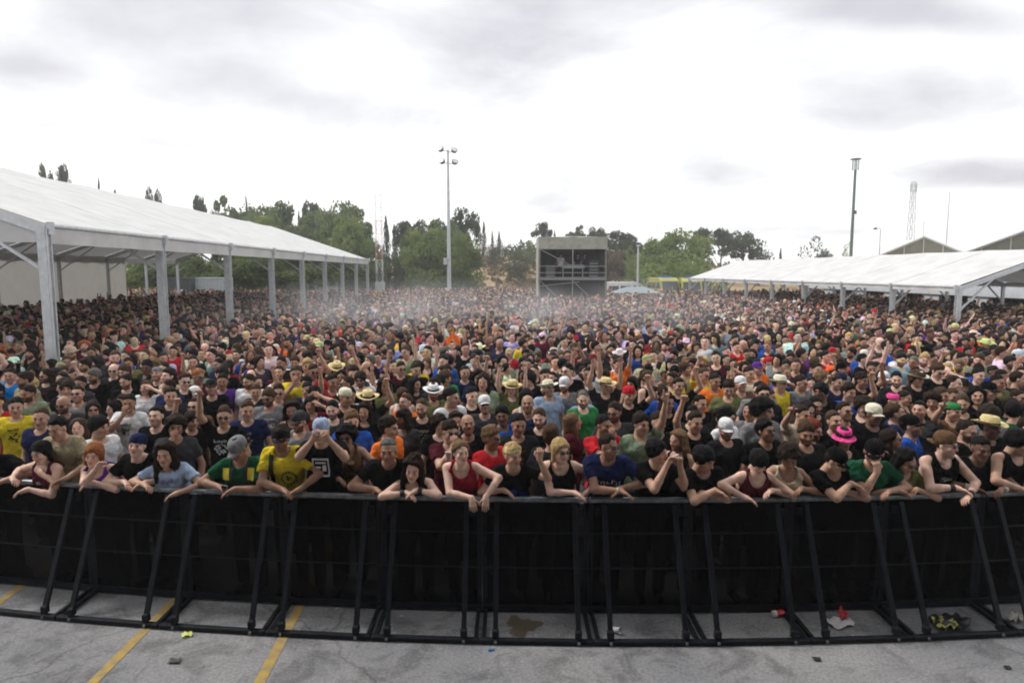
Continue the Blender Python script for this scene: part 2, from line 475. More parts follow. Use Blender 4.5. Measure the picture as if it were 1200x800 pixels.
# ---- hair (canonical head frame)
def make_hair(style, h, seed=0):
    lo = {'long': -.36, 'longcurly': -.36, 'dreads': -.4, 'pony': -.22, 'bob': -.16}.get(style, -.12)
    s = SDF(ax(-.17, .17, h), ax(-.15, .22, h), ax(lo, .18, h))
    g = dict(short=.011, crop=.006, messy=.022, bowl=.022, long=.017, longcurly=.03, curly=.045, dreads=.024, pony=.012, bob=.02, bun=.014, receding=.008)[style]
    if style in ('short', 'crop', 'messy', 'receding'):
        s.ell((.004 * math.sin(seed * 3), .016, .036), (.077 + g * .6, .097 + g, .085 + g * 1.5), 0); s.noise(.006, 31, seed * 1.7)
    else: s.ell((0, .016, .032), (.078 + g, .097 + g, .087 + g), 0); s.noise(.004, 34, seed * 1.7)
    if style in ('messy', 'curly', 'longcurly'): s.noise(.012 if style == 'messy' else .016, 75 if style == 'messy' else 60, seed); s.noise(.006, 160, seed)
    else: s.noise(.007, 72, seed); s.noise(.004, 150, seed)
    s.F = s.F + 0 * s.F
    hl = {'bowl': .028, 'messy': .052, 'receding': .085, 'crop': .072, 'bob': .046, 'curly': .05}.get(style, .067)
    slope = 1.15 if style not in ('long', 'longcurly', 'dreads', 'bob') else 1.5
    gr = (s.y[None, :, None], s.z[None, None, :]); s.F = s.F + (g * .85 + .002) * np.clip(1 - (gr[1] - (hl - (gr[0] + .07) * slope)) / .035, 0, 1) * (gr[0] < .03) * (0 if style in ('bowl', 'bob', 'curly') else 1)
    s.cut(lambda X, Y, Z: ((hl - (Y + .07) * slope + .009 * np.sin(X * 62 + seed * 2.1) + .022 * wob((X, Y, Z), 105, seed * 3.1) + (.016 * np.exp(-((np.abs(X) - .046) / .014) ** 2) if style in ('short', 'crop', 'receding') else 0) - (.012 if style in ('messy', 'bowl') else .0)) - Z + 12 * np.maximum(0, .02 - np.abs(X)) * (.25 if style == 'long' else 0)) * .62)
    zc = {'bob': -.13}.get(style, -.075)
    if style not in ('long', 'longcurly', 'dreads'): s.cut(lambda X, Y, Z: zc - Z + X * 0 + Y * 0)
    if style in ('long', 'longcurly', 'dreads'):
        e = 1.35 if style != 'long' else 1.0
        s.cone((0, .055, .02), (0, .085, -.27), .078, .07 * e, .03)
        for q in (-1, 1):
            s.cone((q * .07, .01, .05), (q * .088, .01, -.1), .028 * e, .03 * e, .03)
            s.cone((q * .088, .01, -.1), (q * .1, -.03, -.3), .03 * e, .022 * e, .03)
        s.noise(.008 if style == 'long' else .015, 70 if style == 'long' else 48, seed + 3)
        s.cone((0, -.2, -.02), (0, -.13, -.03), .075, .07, .01, 's'); s.cone((0, -.13, -.03), (0, -.1, -.08), .068, .06, .01, 's')
    if style == 'bob':
        for q in (-1, 1): s.cone((q * .07, .015, .04), (q * .082, .01, -.1), .028, .026, .02)
    if style == 'pony':
        s.cone((0, .12, .03), (0, .16, -.02), .03, .035, .02); s.cone((0, .16, -.02), (0, .15, -.19), .035, .015, .02)
    if style == 'bun': s.ell((0, .1, .1), (.045, .045, .04), .015)
    V, Q = s.mesh()
    return V, Q


HAIRS = {}


def hair_mesh(style, h, seed):
    k = (style, h, seed)
    if k not in HAIRS:
        V, Q = make_hair(style, h, seed)
        HAIRS[k] = mesh_np('hair', V, Q, (HAIR,))
    return HAIRS[k]


# ---- headwear and glasses (canonical head frame); each returns list of (part, MB, material key)
def dome(g, z0, n=18, rings=6, top=0.0):
    p = []
    for i in range(rings + 1):
        a = math.pi / 2 * i / rings
        p.append((math.cos(a) * 1.0, math.sin(a)))
    return [(r, z) for r, z in p]


def cap_parts(back=False, low=0.0):
    m = MB(); R0 = .094
    prof = [(R0 * .99, .028), (R0 * 1.0, .045), (R0 * .985, .075), (R0 * .9, .1), (R0 * .72, .122), (R0 * .45, .134), (R0 * .12, .139)]
    m.lathe(prof, 20, .93, 1.13, (0, .013, low)); m.tube([(0, .013, .137 + low), (0, .013, .144 + low)], .008, 8)
    b = MB(); sgn = 1 if back else -1
    vs = []; fs = []; nx, ny = 9, 4
    for t in (0, 1):
        for j in range(ny):
            for i in range(nx):
                u = -1 + 2 * i / (nx - 1); w = j / (ny - 1)
                x = u * .076 * (1 - .16 * w); y0 = .013 + sgn * .098 * math.sqrt(max(0, 1 - (u * .82) ** 2))
                y = y0 + sgn * w * .068 * math.sqrt(max(0.05, 1 - u * u * .9)); z = .036 + low - .022 * u * u - .012 * w - t * .004
                vs.append((x, y, z))
    k = nx * ny
    for j in range(ny - 1):
        for i in range(nx - 1):
            a = j * nx + i; fs += [(a, a + 1, a + nx + 1, a + nx), (k + a, k + a + nx, k + a + nx + 1, k + a + 1)]
    for i in range(nx - 1):
        a = (ny - 1) * nx + i; fs += [(a, a + 1, k + a + 1, k + a)]
    for j in range(ny - 1):
        a = j * nx; fs += [(a, a + nx, k + a + nx, k + a)]; a = j * nx + nx - 1; fs += [(a, k + a, k + a + nx, a + nx)]
    b.add(vs, fs)
    return [('crown', m), ('brim', b)]


def brim_hat(R1=.16, Hh=.1, curl=.03, r0=.092, top=.8, droop=0):
    m = MB(); m.lathe([(r0, .04), (r0 * 1.0, .05), (r0 * .96, .04 + Hh * .6), (r0 * top, .04 + Hh * .95), (r0 * .5, .04 + Hh), (r0 * .1, .035 + Hh)], 22, .95, 1.15, (0, .012, 0))
    b = MB()
    fn = lambda v, t, r: Vector((v.x, v.y, v.z + (abs(math.cos(t)) ** 2 * curl - droop) * max(0, (r - r0) / (R1 - r0)) ** 1.5))
    b.lathe([(r0 * 1.0, .04), (r0 * 1.25, .041), ((R1 + r0) / 2, .043), (R1, .046), (R1, .042), ((R1 + r0) / 2, .038), (r0 * 1.25, .036), (r0, .035)], 26, 1, 1.12, (0, .012, 0), fn)
    band = MB(); band.lathe([(r0 * 1.02, .045), (r0 * 1.035, .046), (r0 * 1.02, .068), (r0 * .99, .069)], 22, .95, 1.15, (0, .012, 0))
    return [('crown', m), ('brim', b), ('hat_band', band)]


def bandana():
    m = MB(); m.lathe([(.09, .04), (.0915, .05), (.09, .08), (.08, .1), (.06, .118), (.03, .126), (.005, .127)], 20, .93, 1.13, (0, .013, 0))
    k = MB(); k.tube([(0, .12, .035), (.02, .14, -.01), (.03, .15, -.05)], [.014, .02, .008], 6); k.tube([(0, .12, .035), (-.02, .14, -.02)], [.014, .016], 6)
    return [('crown', m), ('knot', k)]


def shades_mb(clear=False):
    l = MB()
    for q in (-1, 1):
        vs = []
        for y, sc in ((-.104, 1.0), (-.099, 1.0)):
            for k in range(10):
                t = 2 * math.pi * k / 10
                vs.append((q * (.033 + .024 * math.copysign(abs(math.cos(t)) ** .7, math.cos(t))), y + .012 * abs(math.cos(t)) * (1 if math.cos(t) > 0 else 0), .002 + .0165 * math.copysign(abs(math.sin(t)) ** .7, math.sin(t))))
        l.add(vs, [tuple(range(10)), tuple(range(19, 9, -1))] + [(k, (k + 1) % 10, 10 + (k + 1) % 10, 10 + k) for k in range(10)])
    f = MB(); f.tube([(-.056, -.094, .01), (-.03, -.107, .013), (0, -.11, .011), (.03, -.107, .013), (.056, -.094, .01)], .0035, 5)
    for q in (-1, 1): f.tube([(q * .057, -.094, .01), (q * .079, -.05, .008), (q * .084, .012, .004)], .003, 4)
    return [('lens', l), ('glasses_frame', f)]


WEAR = {'cap': cap_parts(), 'backcap': cap_parts(True), 'straw': brim_hat(.165, .1, .035), 'fedora': brim_hat(.145, .105, .028, top=.75), 'bucket': brim_hat(.135, .08, 0, droop=.035, top=.9),
        'beanie': bandana()[:1], 'bandana': bandana(), 'shades': shades_mb()}
WEAR_ME = {k: [(n, m.mesh(n, None, True)) for n, m in v] for k, v in WEAR.items()}
for n, me in WEAR_ME['shades']: me.materials.append(LENS)
for k, v in WEAR_ME.items():
    if k != 'shades':
        for n, me in v: me.materials.append(CLOTH)


def vec(*a): return np.array(a, np.float64)
def unit(a): return a / (np.linalg.norm(a) + 1e-9)


def hand_tubes(Wp, d, n, side, curl, sc=1.0, horns=False, point=False):
    """five finger tubes; d hand direction, n palm normal (fingers curl towards n), side axis thumb side"""
    m = MB(); s = unit(np.cross(d, n)); s = s * (1 if s @ side > 0 else -1)
    L = (.070, .080, .075, .058)
    for i in range(4):
        c = curl
        if horns and i in (0, 3): c = .05
        if horns and i in (1, 2): c = 1.35
        if point and i == 0: c = .05
        base = Wp + d * (.085 - .004 * abs(i - 1.3)) * sc + s * (.030 - .0195 * i) * sc
        pts = [base - d * .015 * sc, base]; a = c * .55
        for j, fr in enumerate((.45, .32, .26)):
            dd = d * math.cos(a) + n * math.sin(a) + s * (.05 - .04 * i) * (1 - min(c, 1))
            pts.append(pts[-1] + unit(dd) * L[i] * fr * sc); a += c * .95
        m.tube([Vector(p) for p in pts], [.0095 * sc, .0095 * sc, .0088 * sc, .0078 * sc, .006 * sc], 6)
    b = Wp + d * .025 * sc + s * .026 * sc; t1 = b + unit(d * .65 + s * .7 + n * .25 * curl) * .042 * sc; t2 = t1 + unit(d * .9 + s * (.25 - .6 * min(curl, 1)) + n * .5 * curl) * .033 * sc
    m.tube([Vector(Wp + d * .005 + s * .012), Vector(b), Vector(t1), Vector(t2)], [.013 * sc, .014 * sc, .0105 * sc, .008 * sc], 6)
    return m


def ik(Sh, Tg, l1, l2, hint):
    v = Tg - Sh; D = np.linalg.norm(v); mxl = (l1 + l2) * .995
    if D > mxl: Tg = Sh + v / D * mxl; D = mxl; v = Tg - Sh
    D = max(D, abs(l1 - l2) + .02)
    a = (l1 * l1 - l2 * l2 + D * D) / (2 * D); hgt = math.sqrt(max(l1 * l1 - a * a, 0))
    d = unit(v); hp = unit(hint - d * (hint @ d))
    return Sh + d * a + hp * hgt, Tg


def figure(sex='m', neck=(0, 0, 1.44), pelvis=(0, 0.0, .94), tyaw=0.0, hyaw=0.0, hpitch=0.0, hroll=0.0, headc=None,
           L=None, Rr=None, top='tee', h=.02, hh=.012, beard=0, jaw=1.0, fat=1.0, feet=0.0, fingers=True, hem=None, wr=.006, seed=0):
    """L, Rr: dict(t=wrist target, hint, dir, n, curl, horns, point) for the arm on -X and +X side. Returns dict of arrays."""
    fem = sex == 'f'; w = .86 if fem else 1.0
    neck = vec(*neck); pelvis = vec(*pelvis)
    u = unit(neck - pelvis); LL = np.linalg.norm(neck - pelvis)
    r = vec(math.cos(tyaw), math.sin(tyaw), 0); r = unit(r - u * (r @ u)); fw = np.cross(r, u)
    P = lambda t, a=0., b=0.: pelvis + u * t * LL + r * a + fw * b
    if headc is None: headc = neck + u * .155 + vec(0, 0, .01) + vec(math.sin(hyaw) * .02, -math.cos(hyaw) * .02, 0)
    headc = vec(*headc)
    HM = Matrix.Translation(Vector(headc)) @ Matrix.Rotation(hyaw, 4, 'Z') @ Matrix.Rotation(hroll, 4, 'Y') @ Matrix.Rotation(hpitch, 4, 'X')
    rs = random.Random(seed * 13 + 5); HM = HM @ Matrix.Diagonal((rs.uniform(.93, 1.06), rs.uniform(.96, 1.04), rs.uniform(.95, 1.07), 1))
    if fem: HM = HM @ Matrix.Scale(.95, 4)
    arms = []
    for q, A in ((-1, L), (1, Rr)):
        Sh = P(.92, q * .172 * w); A = dict(A or {})
        Tg = vec(*A.get('t', Sh + vec(q * .07, -.06, -.50)))
        El, Wr = ik(Sh, Tg, .285 * (.95 if fem else 1), .25 * (.95 if fem else 1), vec(*A.get('hint', (q * .5, .6, -.3))))
        d = vec(*A['dir']) if 'dir' in A else Wr - El
        d = unit(d); n = vec(*A.get('n', (0, -.3, -1))); n = unit(n - d * (n @ d))
        arms.append((q, Sh, El, Wr, d, n, A))
    hips = [P(0, q * .088) for q in (-1, 1)]; ank = []
    for q, hp in zip((-1, 1), hips):
        ank.append(vec(pelvis[0] + q * (.10 + .03 * feet), pelvis[1] * .4 + (neck[1] + .03) * 0 + pelvis[1] * .6 + .02 + q * .04 * feet, .09))
    allp = np.array([headc, headc + vec(0, 0, .12), neck] + hips + ank + [a for z in arms for a in z[1:4]] + [z[3] + z[4] * .19 for z in arms])
    lo, hi = allp.min(0) - .15, allp.max(0) + .15
    zs = np.concatenate([np.arange(-.04, .8, max(.035, h * 1.6)), np.arange(.8, hi[2] + h, h)])
    zs = np.unique(np.round(zs, 4)); zs = zs[np.concatenate([[True], np.diff(zs) > h * .5])]
    xs, ys = ax(lo[0], hi[0], h), ax(lo[1], hi[1], h)
    def torso(s, g, hemt=0.0, k=.04):
        for q in (-1, 1):
            s.cone(P(hemt, q * (.075 if hemt == 0 else .09), 0), P(.38, q * .062 * w, .0), (.098 if not fem else .105) * fat + g * (1 if hemt == 0 else 1.6), (.088 * w) * fat + g, k)
            s.cone(P(.38, q * .062 * w), P(.74, q * .085 * w, .012), .088 * w * fat + g, .098 * w + .004 + g, k)
            s.cone(P(.74, q * .085 * w, .012), P(.9, q * .1 * w, 0), .098 * w + g, .06 + g, k)
        s.cone(P(.3, 0, .02 * fat), P(.8, 0, .02), .09 * fat + g, .09 + g, k)
        s.cone(P(.95, 0, -.01), P(.93, -.16 * w, 0), .055 + g * .7, .052 + g * .7, k); s.cone(P(.95, 0, -.01), P(.93, .16 * w, 0), .055 + g * .7, .052 + g * .7, k)
        if fem:
            for q in (-1, 1): s.ell(P(.66, q * .068, .088), (.058 + g * .6, .055 + g * .6, .056 + g * .6), .035)
    s = SDF(xs, ys, zs); torso(s, 0)
    s.cone(P(.93, 0, -.01), headc + (vec(*HM.col[2][:3]) * -.1) + vec(0, .01, 0) + vec(*HM.col[1][:3]) * .02, .062 * w, .05 * w, .03)
    for q, hp, an in zip((-1, 1), hips, ank):
        kn = (hp + an) / 2 + vec(q * .01, -.03, .02)
        s.cone(hp, kn, .088, .058, .03); s.cone(kn, an, .056, .04, .02); s.cone(an + vec(0, .02, -.04), an + vec(0, -.15, -.06), .038, .034, .02)
    aw = .86 if fem else 1.0
    for q, Sh, El, Wr, d, n, A in arms:
        s.cone(Sh, El, .053 * aw, .042 * aw, .02); s.cone(El, El + (Wr - El) * .35, .042 * aw, .041 * aw, .012); s.cone(El + (Wr - El) * .35, Wr, .041 * aw, .027 * aw, .012)
        sd = unit(np.cross(d, n)); sc = .93 if fem else 1.0
        s.cone(Wr, Wr + d * .03, .026, .028, .012)
        for o in (-.022, 0.0, .022): s.cone(Wr + d * .02 + sd * o * .7, Wr + d * .085 * sc + sd * o, .0165, .0155, .01)
    V, Q = s.mesh(); nb = len(V)
    T = np.ones((nb, 3), np.float32); parts = [(V, Q, T)]
    hV, hQ, hT = head(hh, fem, beard, jaw)
    M = np.array(HM); hv = hV @ M[:3, :3].T + M[:3, 3]
    parts.append((hv, hQ, hT))
    tri = []
    if fingers:
        for q, Sh, El, Wr, d, n, A in arms:
            m = hand_tubes(Wr, d, n, vec(-q, 0, 0) if 'side' not in A else vec(*A['side']), A.get('curl', .35), .93 if fem else 1.0, A.get('horns', False), A.get('point', False))
            fv = np.array([tuple(v) for v in m.v]); fq = np.array([f for f in m.f if len(f) == 4], np.int32); f6 = np.array([f for f in m.f if len(f) == 6], np.int32)
            tri.append((fv, fq, f6))
    Vs, Qs, Ts, off = [], [], [], 0
    F6 = []
    for v, qd, t in parts: Vs.append(v); Qs.append(qd + off); Ts.append(t); off += len(v)
    for fv, fq, f6 in tri: Vs.append(fv); Qs.append(fq + off); F6.append(f6 + off); Ts.append(np.ones((len(fv), 3), np.float32) * (1, .93, .9)); off += len(fv)
    out = {'body': (np.concatenate(Vs), [np.concatenate(Qs)] + F6, np.concatenate(Ts)), 'head': HM, 'arms': arms, 'P': P}
    # shirt
    s = SDF(xs, ys, zs[zs > .6]); g = .017
    if top != 'none':
        torso(s, g, -.12, .045)
        for q, Sh, El, Wr, d, n, A in arms:
            if top == 'tee': s.cone(Sh - (El - Sh) * .05, Sh + (El - Sh) * .62, .064 * aw + .002, .066 * aw, .03, cap=True)
            if top == 'long':
                s.cone(Sh, El, .068 * aw, .056 * aw, .03); s.cone(El, El + (Wr - El) * .9, .056 * aw, .042 * aw, .02, cap=True)
        if wr:
            s.noise(wr, 24, seed); s.noise(wr * .55, 58, seed + 2)
            X_, Y_, Z_ = s.x[:, None, None], s.y[None, :, None], s.z[None, None, :]
            s.F = s.F + wr * .5 * np.sin(46 * X_ + 15 * Z_ + 3 * np.sin(9 * Z_ + seed)) * np.clip((1.32 - Z_) * 4, 0, 1) + wr * .4 * np.sin(60 * Z_ + 30 * np.abs(X_) + seed) * np.clip(1 - np.abs(Z_ - 1.3) * 6, 0, 1)
        if top == 'tank':
            s.ell(P(1.0, 0, .05), (.085, .085, .105), .01, 's')
            for q in (-1, 1): s.cone(P(1.0, q * .2 * w, .0), P(.72, q * .235 * w, 0), .075, .08, .01, 's')
        else: s.ell(P(1.04, 0, .03), (.078, .085, .075), .01, 's')
        ph = P(-.2 if hem is None else hem); s.cut(lambda X, Y, Z: ((ph[0] - X) * u[0] + (ph[1] - Y) * u[1] + (ph[2] - Z) * u[2]))
        out['shirt'] = s.mesh()
    s = SDF(xs, ys, zs[zs < 1.12])
    for q, hp, an in zip((-1, 1), hips, ank):
        kn = (hp + an) / 2 + vec(q * .01, -.03, .02)
        s.cone(P(.1, q * .06), hp, .095, .1, .03); s.cone(hp, kn, .098, .072, .03); s.cone(kn, an + vec(0, 0, .0), .07, .062, .02, cap=True)
    out['trousers'] = s.mesh()
    s = SDF(xs, ys, np.unique(np.round(np.arange(-.05, .2, max(h, .015)), 4)))
    for an in ank: s.cone(an + vec(0, .03, -.045), an + vec(0, -.16, -.05), .046, .04, .02)
    s.cut(lambda X, Y, Z: .003 - Z + X * 0 + Y * 0)
    out['shoe'] = s.mesh()
    return out


def project_patch(bvh, c, wdt, hgt, quads, fw=(0, 1, 0), off=.006, up=(0, 0, 1), right=None):
    """quads: list of (u0,v0,u1,v1) in 0..1; thrown along fw onto the cloth; returns MB with thickness-less decals lifted off it"""
    fw = Vector(fw).normalized(); up = Vector(up); rt = Vector(right) if right else fw.cross(up).normalized(); up = rt.cross(fw).normalized()
    m = MB(); c = Vector(c)
    for (a, b, e, f) in quads:
        nu, nv = max(1, int((e - a) * wdt / .03)), max(1, int((f - b) * hgt / .03)); vs = []; ok = True
        for j in range(nv + 1):
            for i in range(nu + 1):
                p = c + rt * ((a + (e - a) * i / nu - .5) * wdt) + up * ((b + (f - b) * j / nv - .5) * hgt) - fw * .6
                hit = bvh.ray_cast(p, fw, 1.2)
                if hit[0] is None: ok = False; break
                vs.append(hit[0] - fw * off)
            if not ok: break
        if ok: m.add(vs, [(j * (nu + 1) + i, j * (nu + 1) + i + 1, (j + 1) * (nu + 1) + i + 1, (j + 1) * (nu + 1) + i) for j in range(nv) for i in range(nu)])
    return m


def stroke_quads(seed, n=7, rows=6):
    rnd = random.Random(seed); out = []
    k = 13; w = rnd.uniform(.6, 1.0)          # a jagged band logo over a rough picture
    for i in range(k):
        x = .5 + (i / k - .5) * w; y = .8 + rnd.uniform(-.03, .05) + .06 * abs(i - k / 2) / k; out.append((x, y - rnd.uniform(0, .06), x + w * rnd.uniform(.03, .065), y + rnd.uniform(.05, .14)))
    for i in range(38):
        a, q = rnd.uniform(0, 6.28), rnd.random() ** .6; x, y = .5 + .36 * q * math.cos(a), .36 + .33 * q * math.sin(a); s1, s2 = rnd.uniform(.015, .07), rnd.uniform(.01, .06); out.append((x - s1, y - s2, x + s1, y + s2))
    return out
    for j in range(rows):
        i = 0
        while i < n:
            if rnd.random() < .62: out.append((i / n, j / rows + .01, (i + .8) / n, (j + .85) / rows))
            i += 1
    return out


def bvh_of(V, Q):
    return BVHTree.FromPolygons([tuple(v) for v in V], [tuple(int(i) for i in q) for q in Q])
# ================================================================== people at the barrier (each posed by hand)
rnd = random.Random(7)
SK = {'pale': (.64, .41, .32), 'mid': (.49, .29, .205), 'tan': (.33, .18, .12), 'dark': (.17, .09, .06)}
HC = {'black': (.008, .007, .007), 'dark': (.022, .014, .010), 'brown': (.060, .034, .020), 'lightbrown': (.15, .09, .05), 'blonde': (.42, .29, .14),
      'ginger': (.27, .10, .035), 'grey': (.12, .115, .11), 'red': (.16, .04, .02)}
C = {'black': (.006, .006, .007), 'charcoal': (.018, .018, .021), 'dark grey': (.045, .045, .05), 'grey': (.19, .19, .2), 'white': (.66, .66, .67), 'navy': (.014, .02, .065),
     'blue': (.02, .08, .36), 'bright blue': (.01, .2, .6), 'pale blue': (.32, .4, .55), 'purple': (.09, .03, .22), 'maroon': (.07, .012, .02), 'red': (.45, .02, .03),
     'dark red': (.22, .015, .025), 'orange': (.75, .17, .03), 'yellow': (.62, .48, .03), 'khaki': (.28, .24, .15), 'olive': (.12, .13, .05), 'green': (.03, .2, .06),
     'sage green': (.2, .26, .17), 'dark green': (.012, .07, .035), 'brown': (.12, .07, .04), 'beige': (.45, .38, .28), 'pink': (.8, .08, .3), 'straw': (.62, .5, .26), 'cream': (.7, .66, .52)}
JEANS = [(.02, .03, .07), (.012, .012, .014), (.05, .06, .09), (.1, .09, .07)]
GARM = {'tee': 't_shirt', 'tank': 'tank_top', 'long': 'long_sleeved_shirt', 'none': None}


def assemble(fg, base, name='person', skin='mid', shirt=(.01, .01, .01), top='tee', legs=(.02, .03, .07), hair='short', haircol='dark', hat=None, hatcol=None,
             shades=False, hairseed=0, hh=.012, meshes=None, shoes=True, scale=1.0):
    root = empty(name, base)
    b = np.array([base[0], base[1], 0.0])
    if meshes is None:
        V, Q, T = fg['body']; meshes = {'body': mesh_np('body', V - b, Q, (SKIN,), None, T)}
        if 'shirt' in fg: meshes['shirt'] = mesh_np('shirt', fg['shirt'][0] - b, fg['shirt'][1], (CLOTH,))
        meshes['trousers'] = mesh_np('trousers', fg['trousers'][0] - b, fg['trousers'][1], (CLOTH,))
        if shoes: 
            V, Q = fg['shoe']; c0 = V[Q].mean(1)[:, 0]; mid = (V[:, 0].min() + V[:, 0].max()) / 2
            for i, q in enumerate((Q[c0 < mid], Q[c0 >= mid])):
                u, inv = np.unique(q, return_inverse=True); meshes['shoe%d' % i] = mesh_np('shoe', V[u] - b, inv.reshape(q.shape), (CLOTH,))
    sc = SK[skin] if isinstance(skin, str) else skin
    link('body', meshes['body'], root, None, sc)
    if 'shirt' in meshes: link(GARM[top], meshes['shirt'], root, None, shirt)
    link('trousers', meshes['trousers'], root, None, legs)
    if shoes:
        for i in (0, 1): link('shoe', meshes['shoe%d' % i], root, None, (.03, .03, .03))
    M = Matrix.Translation((-base[0], -base[1], 0)) @ fg['head']
    fg['hl'] = M
    if hair:
        o = link('hair', hair_mesh(hair, hh, hairseed), root, None, HC[haircol]); o.matrix_local = M
    if hat:
        h = empty({'cap': 'cap', 'backcap': 'cap', 'straw': 'straw_hat', 'fedora': 'hat', 'bucket': 'bucket_hat', 'beanie': 'beanie', 'bandana': 'bandana'}[hat]); h.parent = root; h.matrix_local = M
        for n, me in WEAR_ME[hat]: link(n, me, h, None, (.02, .02, .02) if n == 'hat_band' else C[hatcol])
    if shades:
        h = empty('sunglasses'); h.parent = root; h.matrix_local = M
        for n, me in WEAR_ME['shades']: link(n, me, h)
    return root, meshes


PRINT = pmat('shirt_print', (.6, .6, .6), .8)
def cmat(name, c, **k):
    return MATS[name] if name in MATS else pmat(name, c, **k)


def stick(root, V, Q, c, w, hgt, quads, mat, name='shirt_print', base=None, fw=(0, 1, 0), off=.006):
    m = project_patch(bvh_of(V, Q), c, w, hgt, quads, fw, off)
    if not m.v: return
    b = Vector(base); m.v = [(v[0] - b.x, v[1] - b.y, v[2]) for v in m.v]
    return link(name, m.mesh(name, mat, True), root)


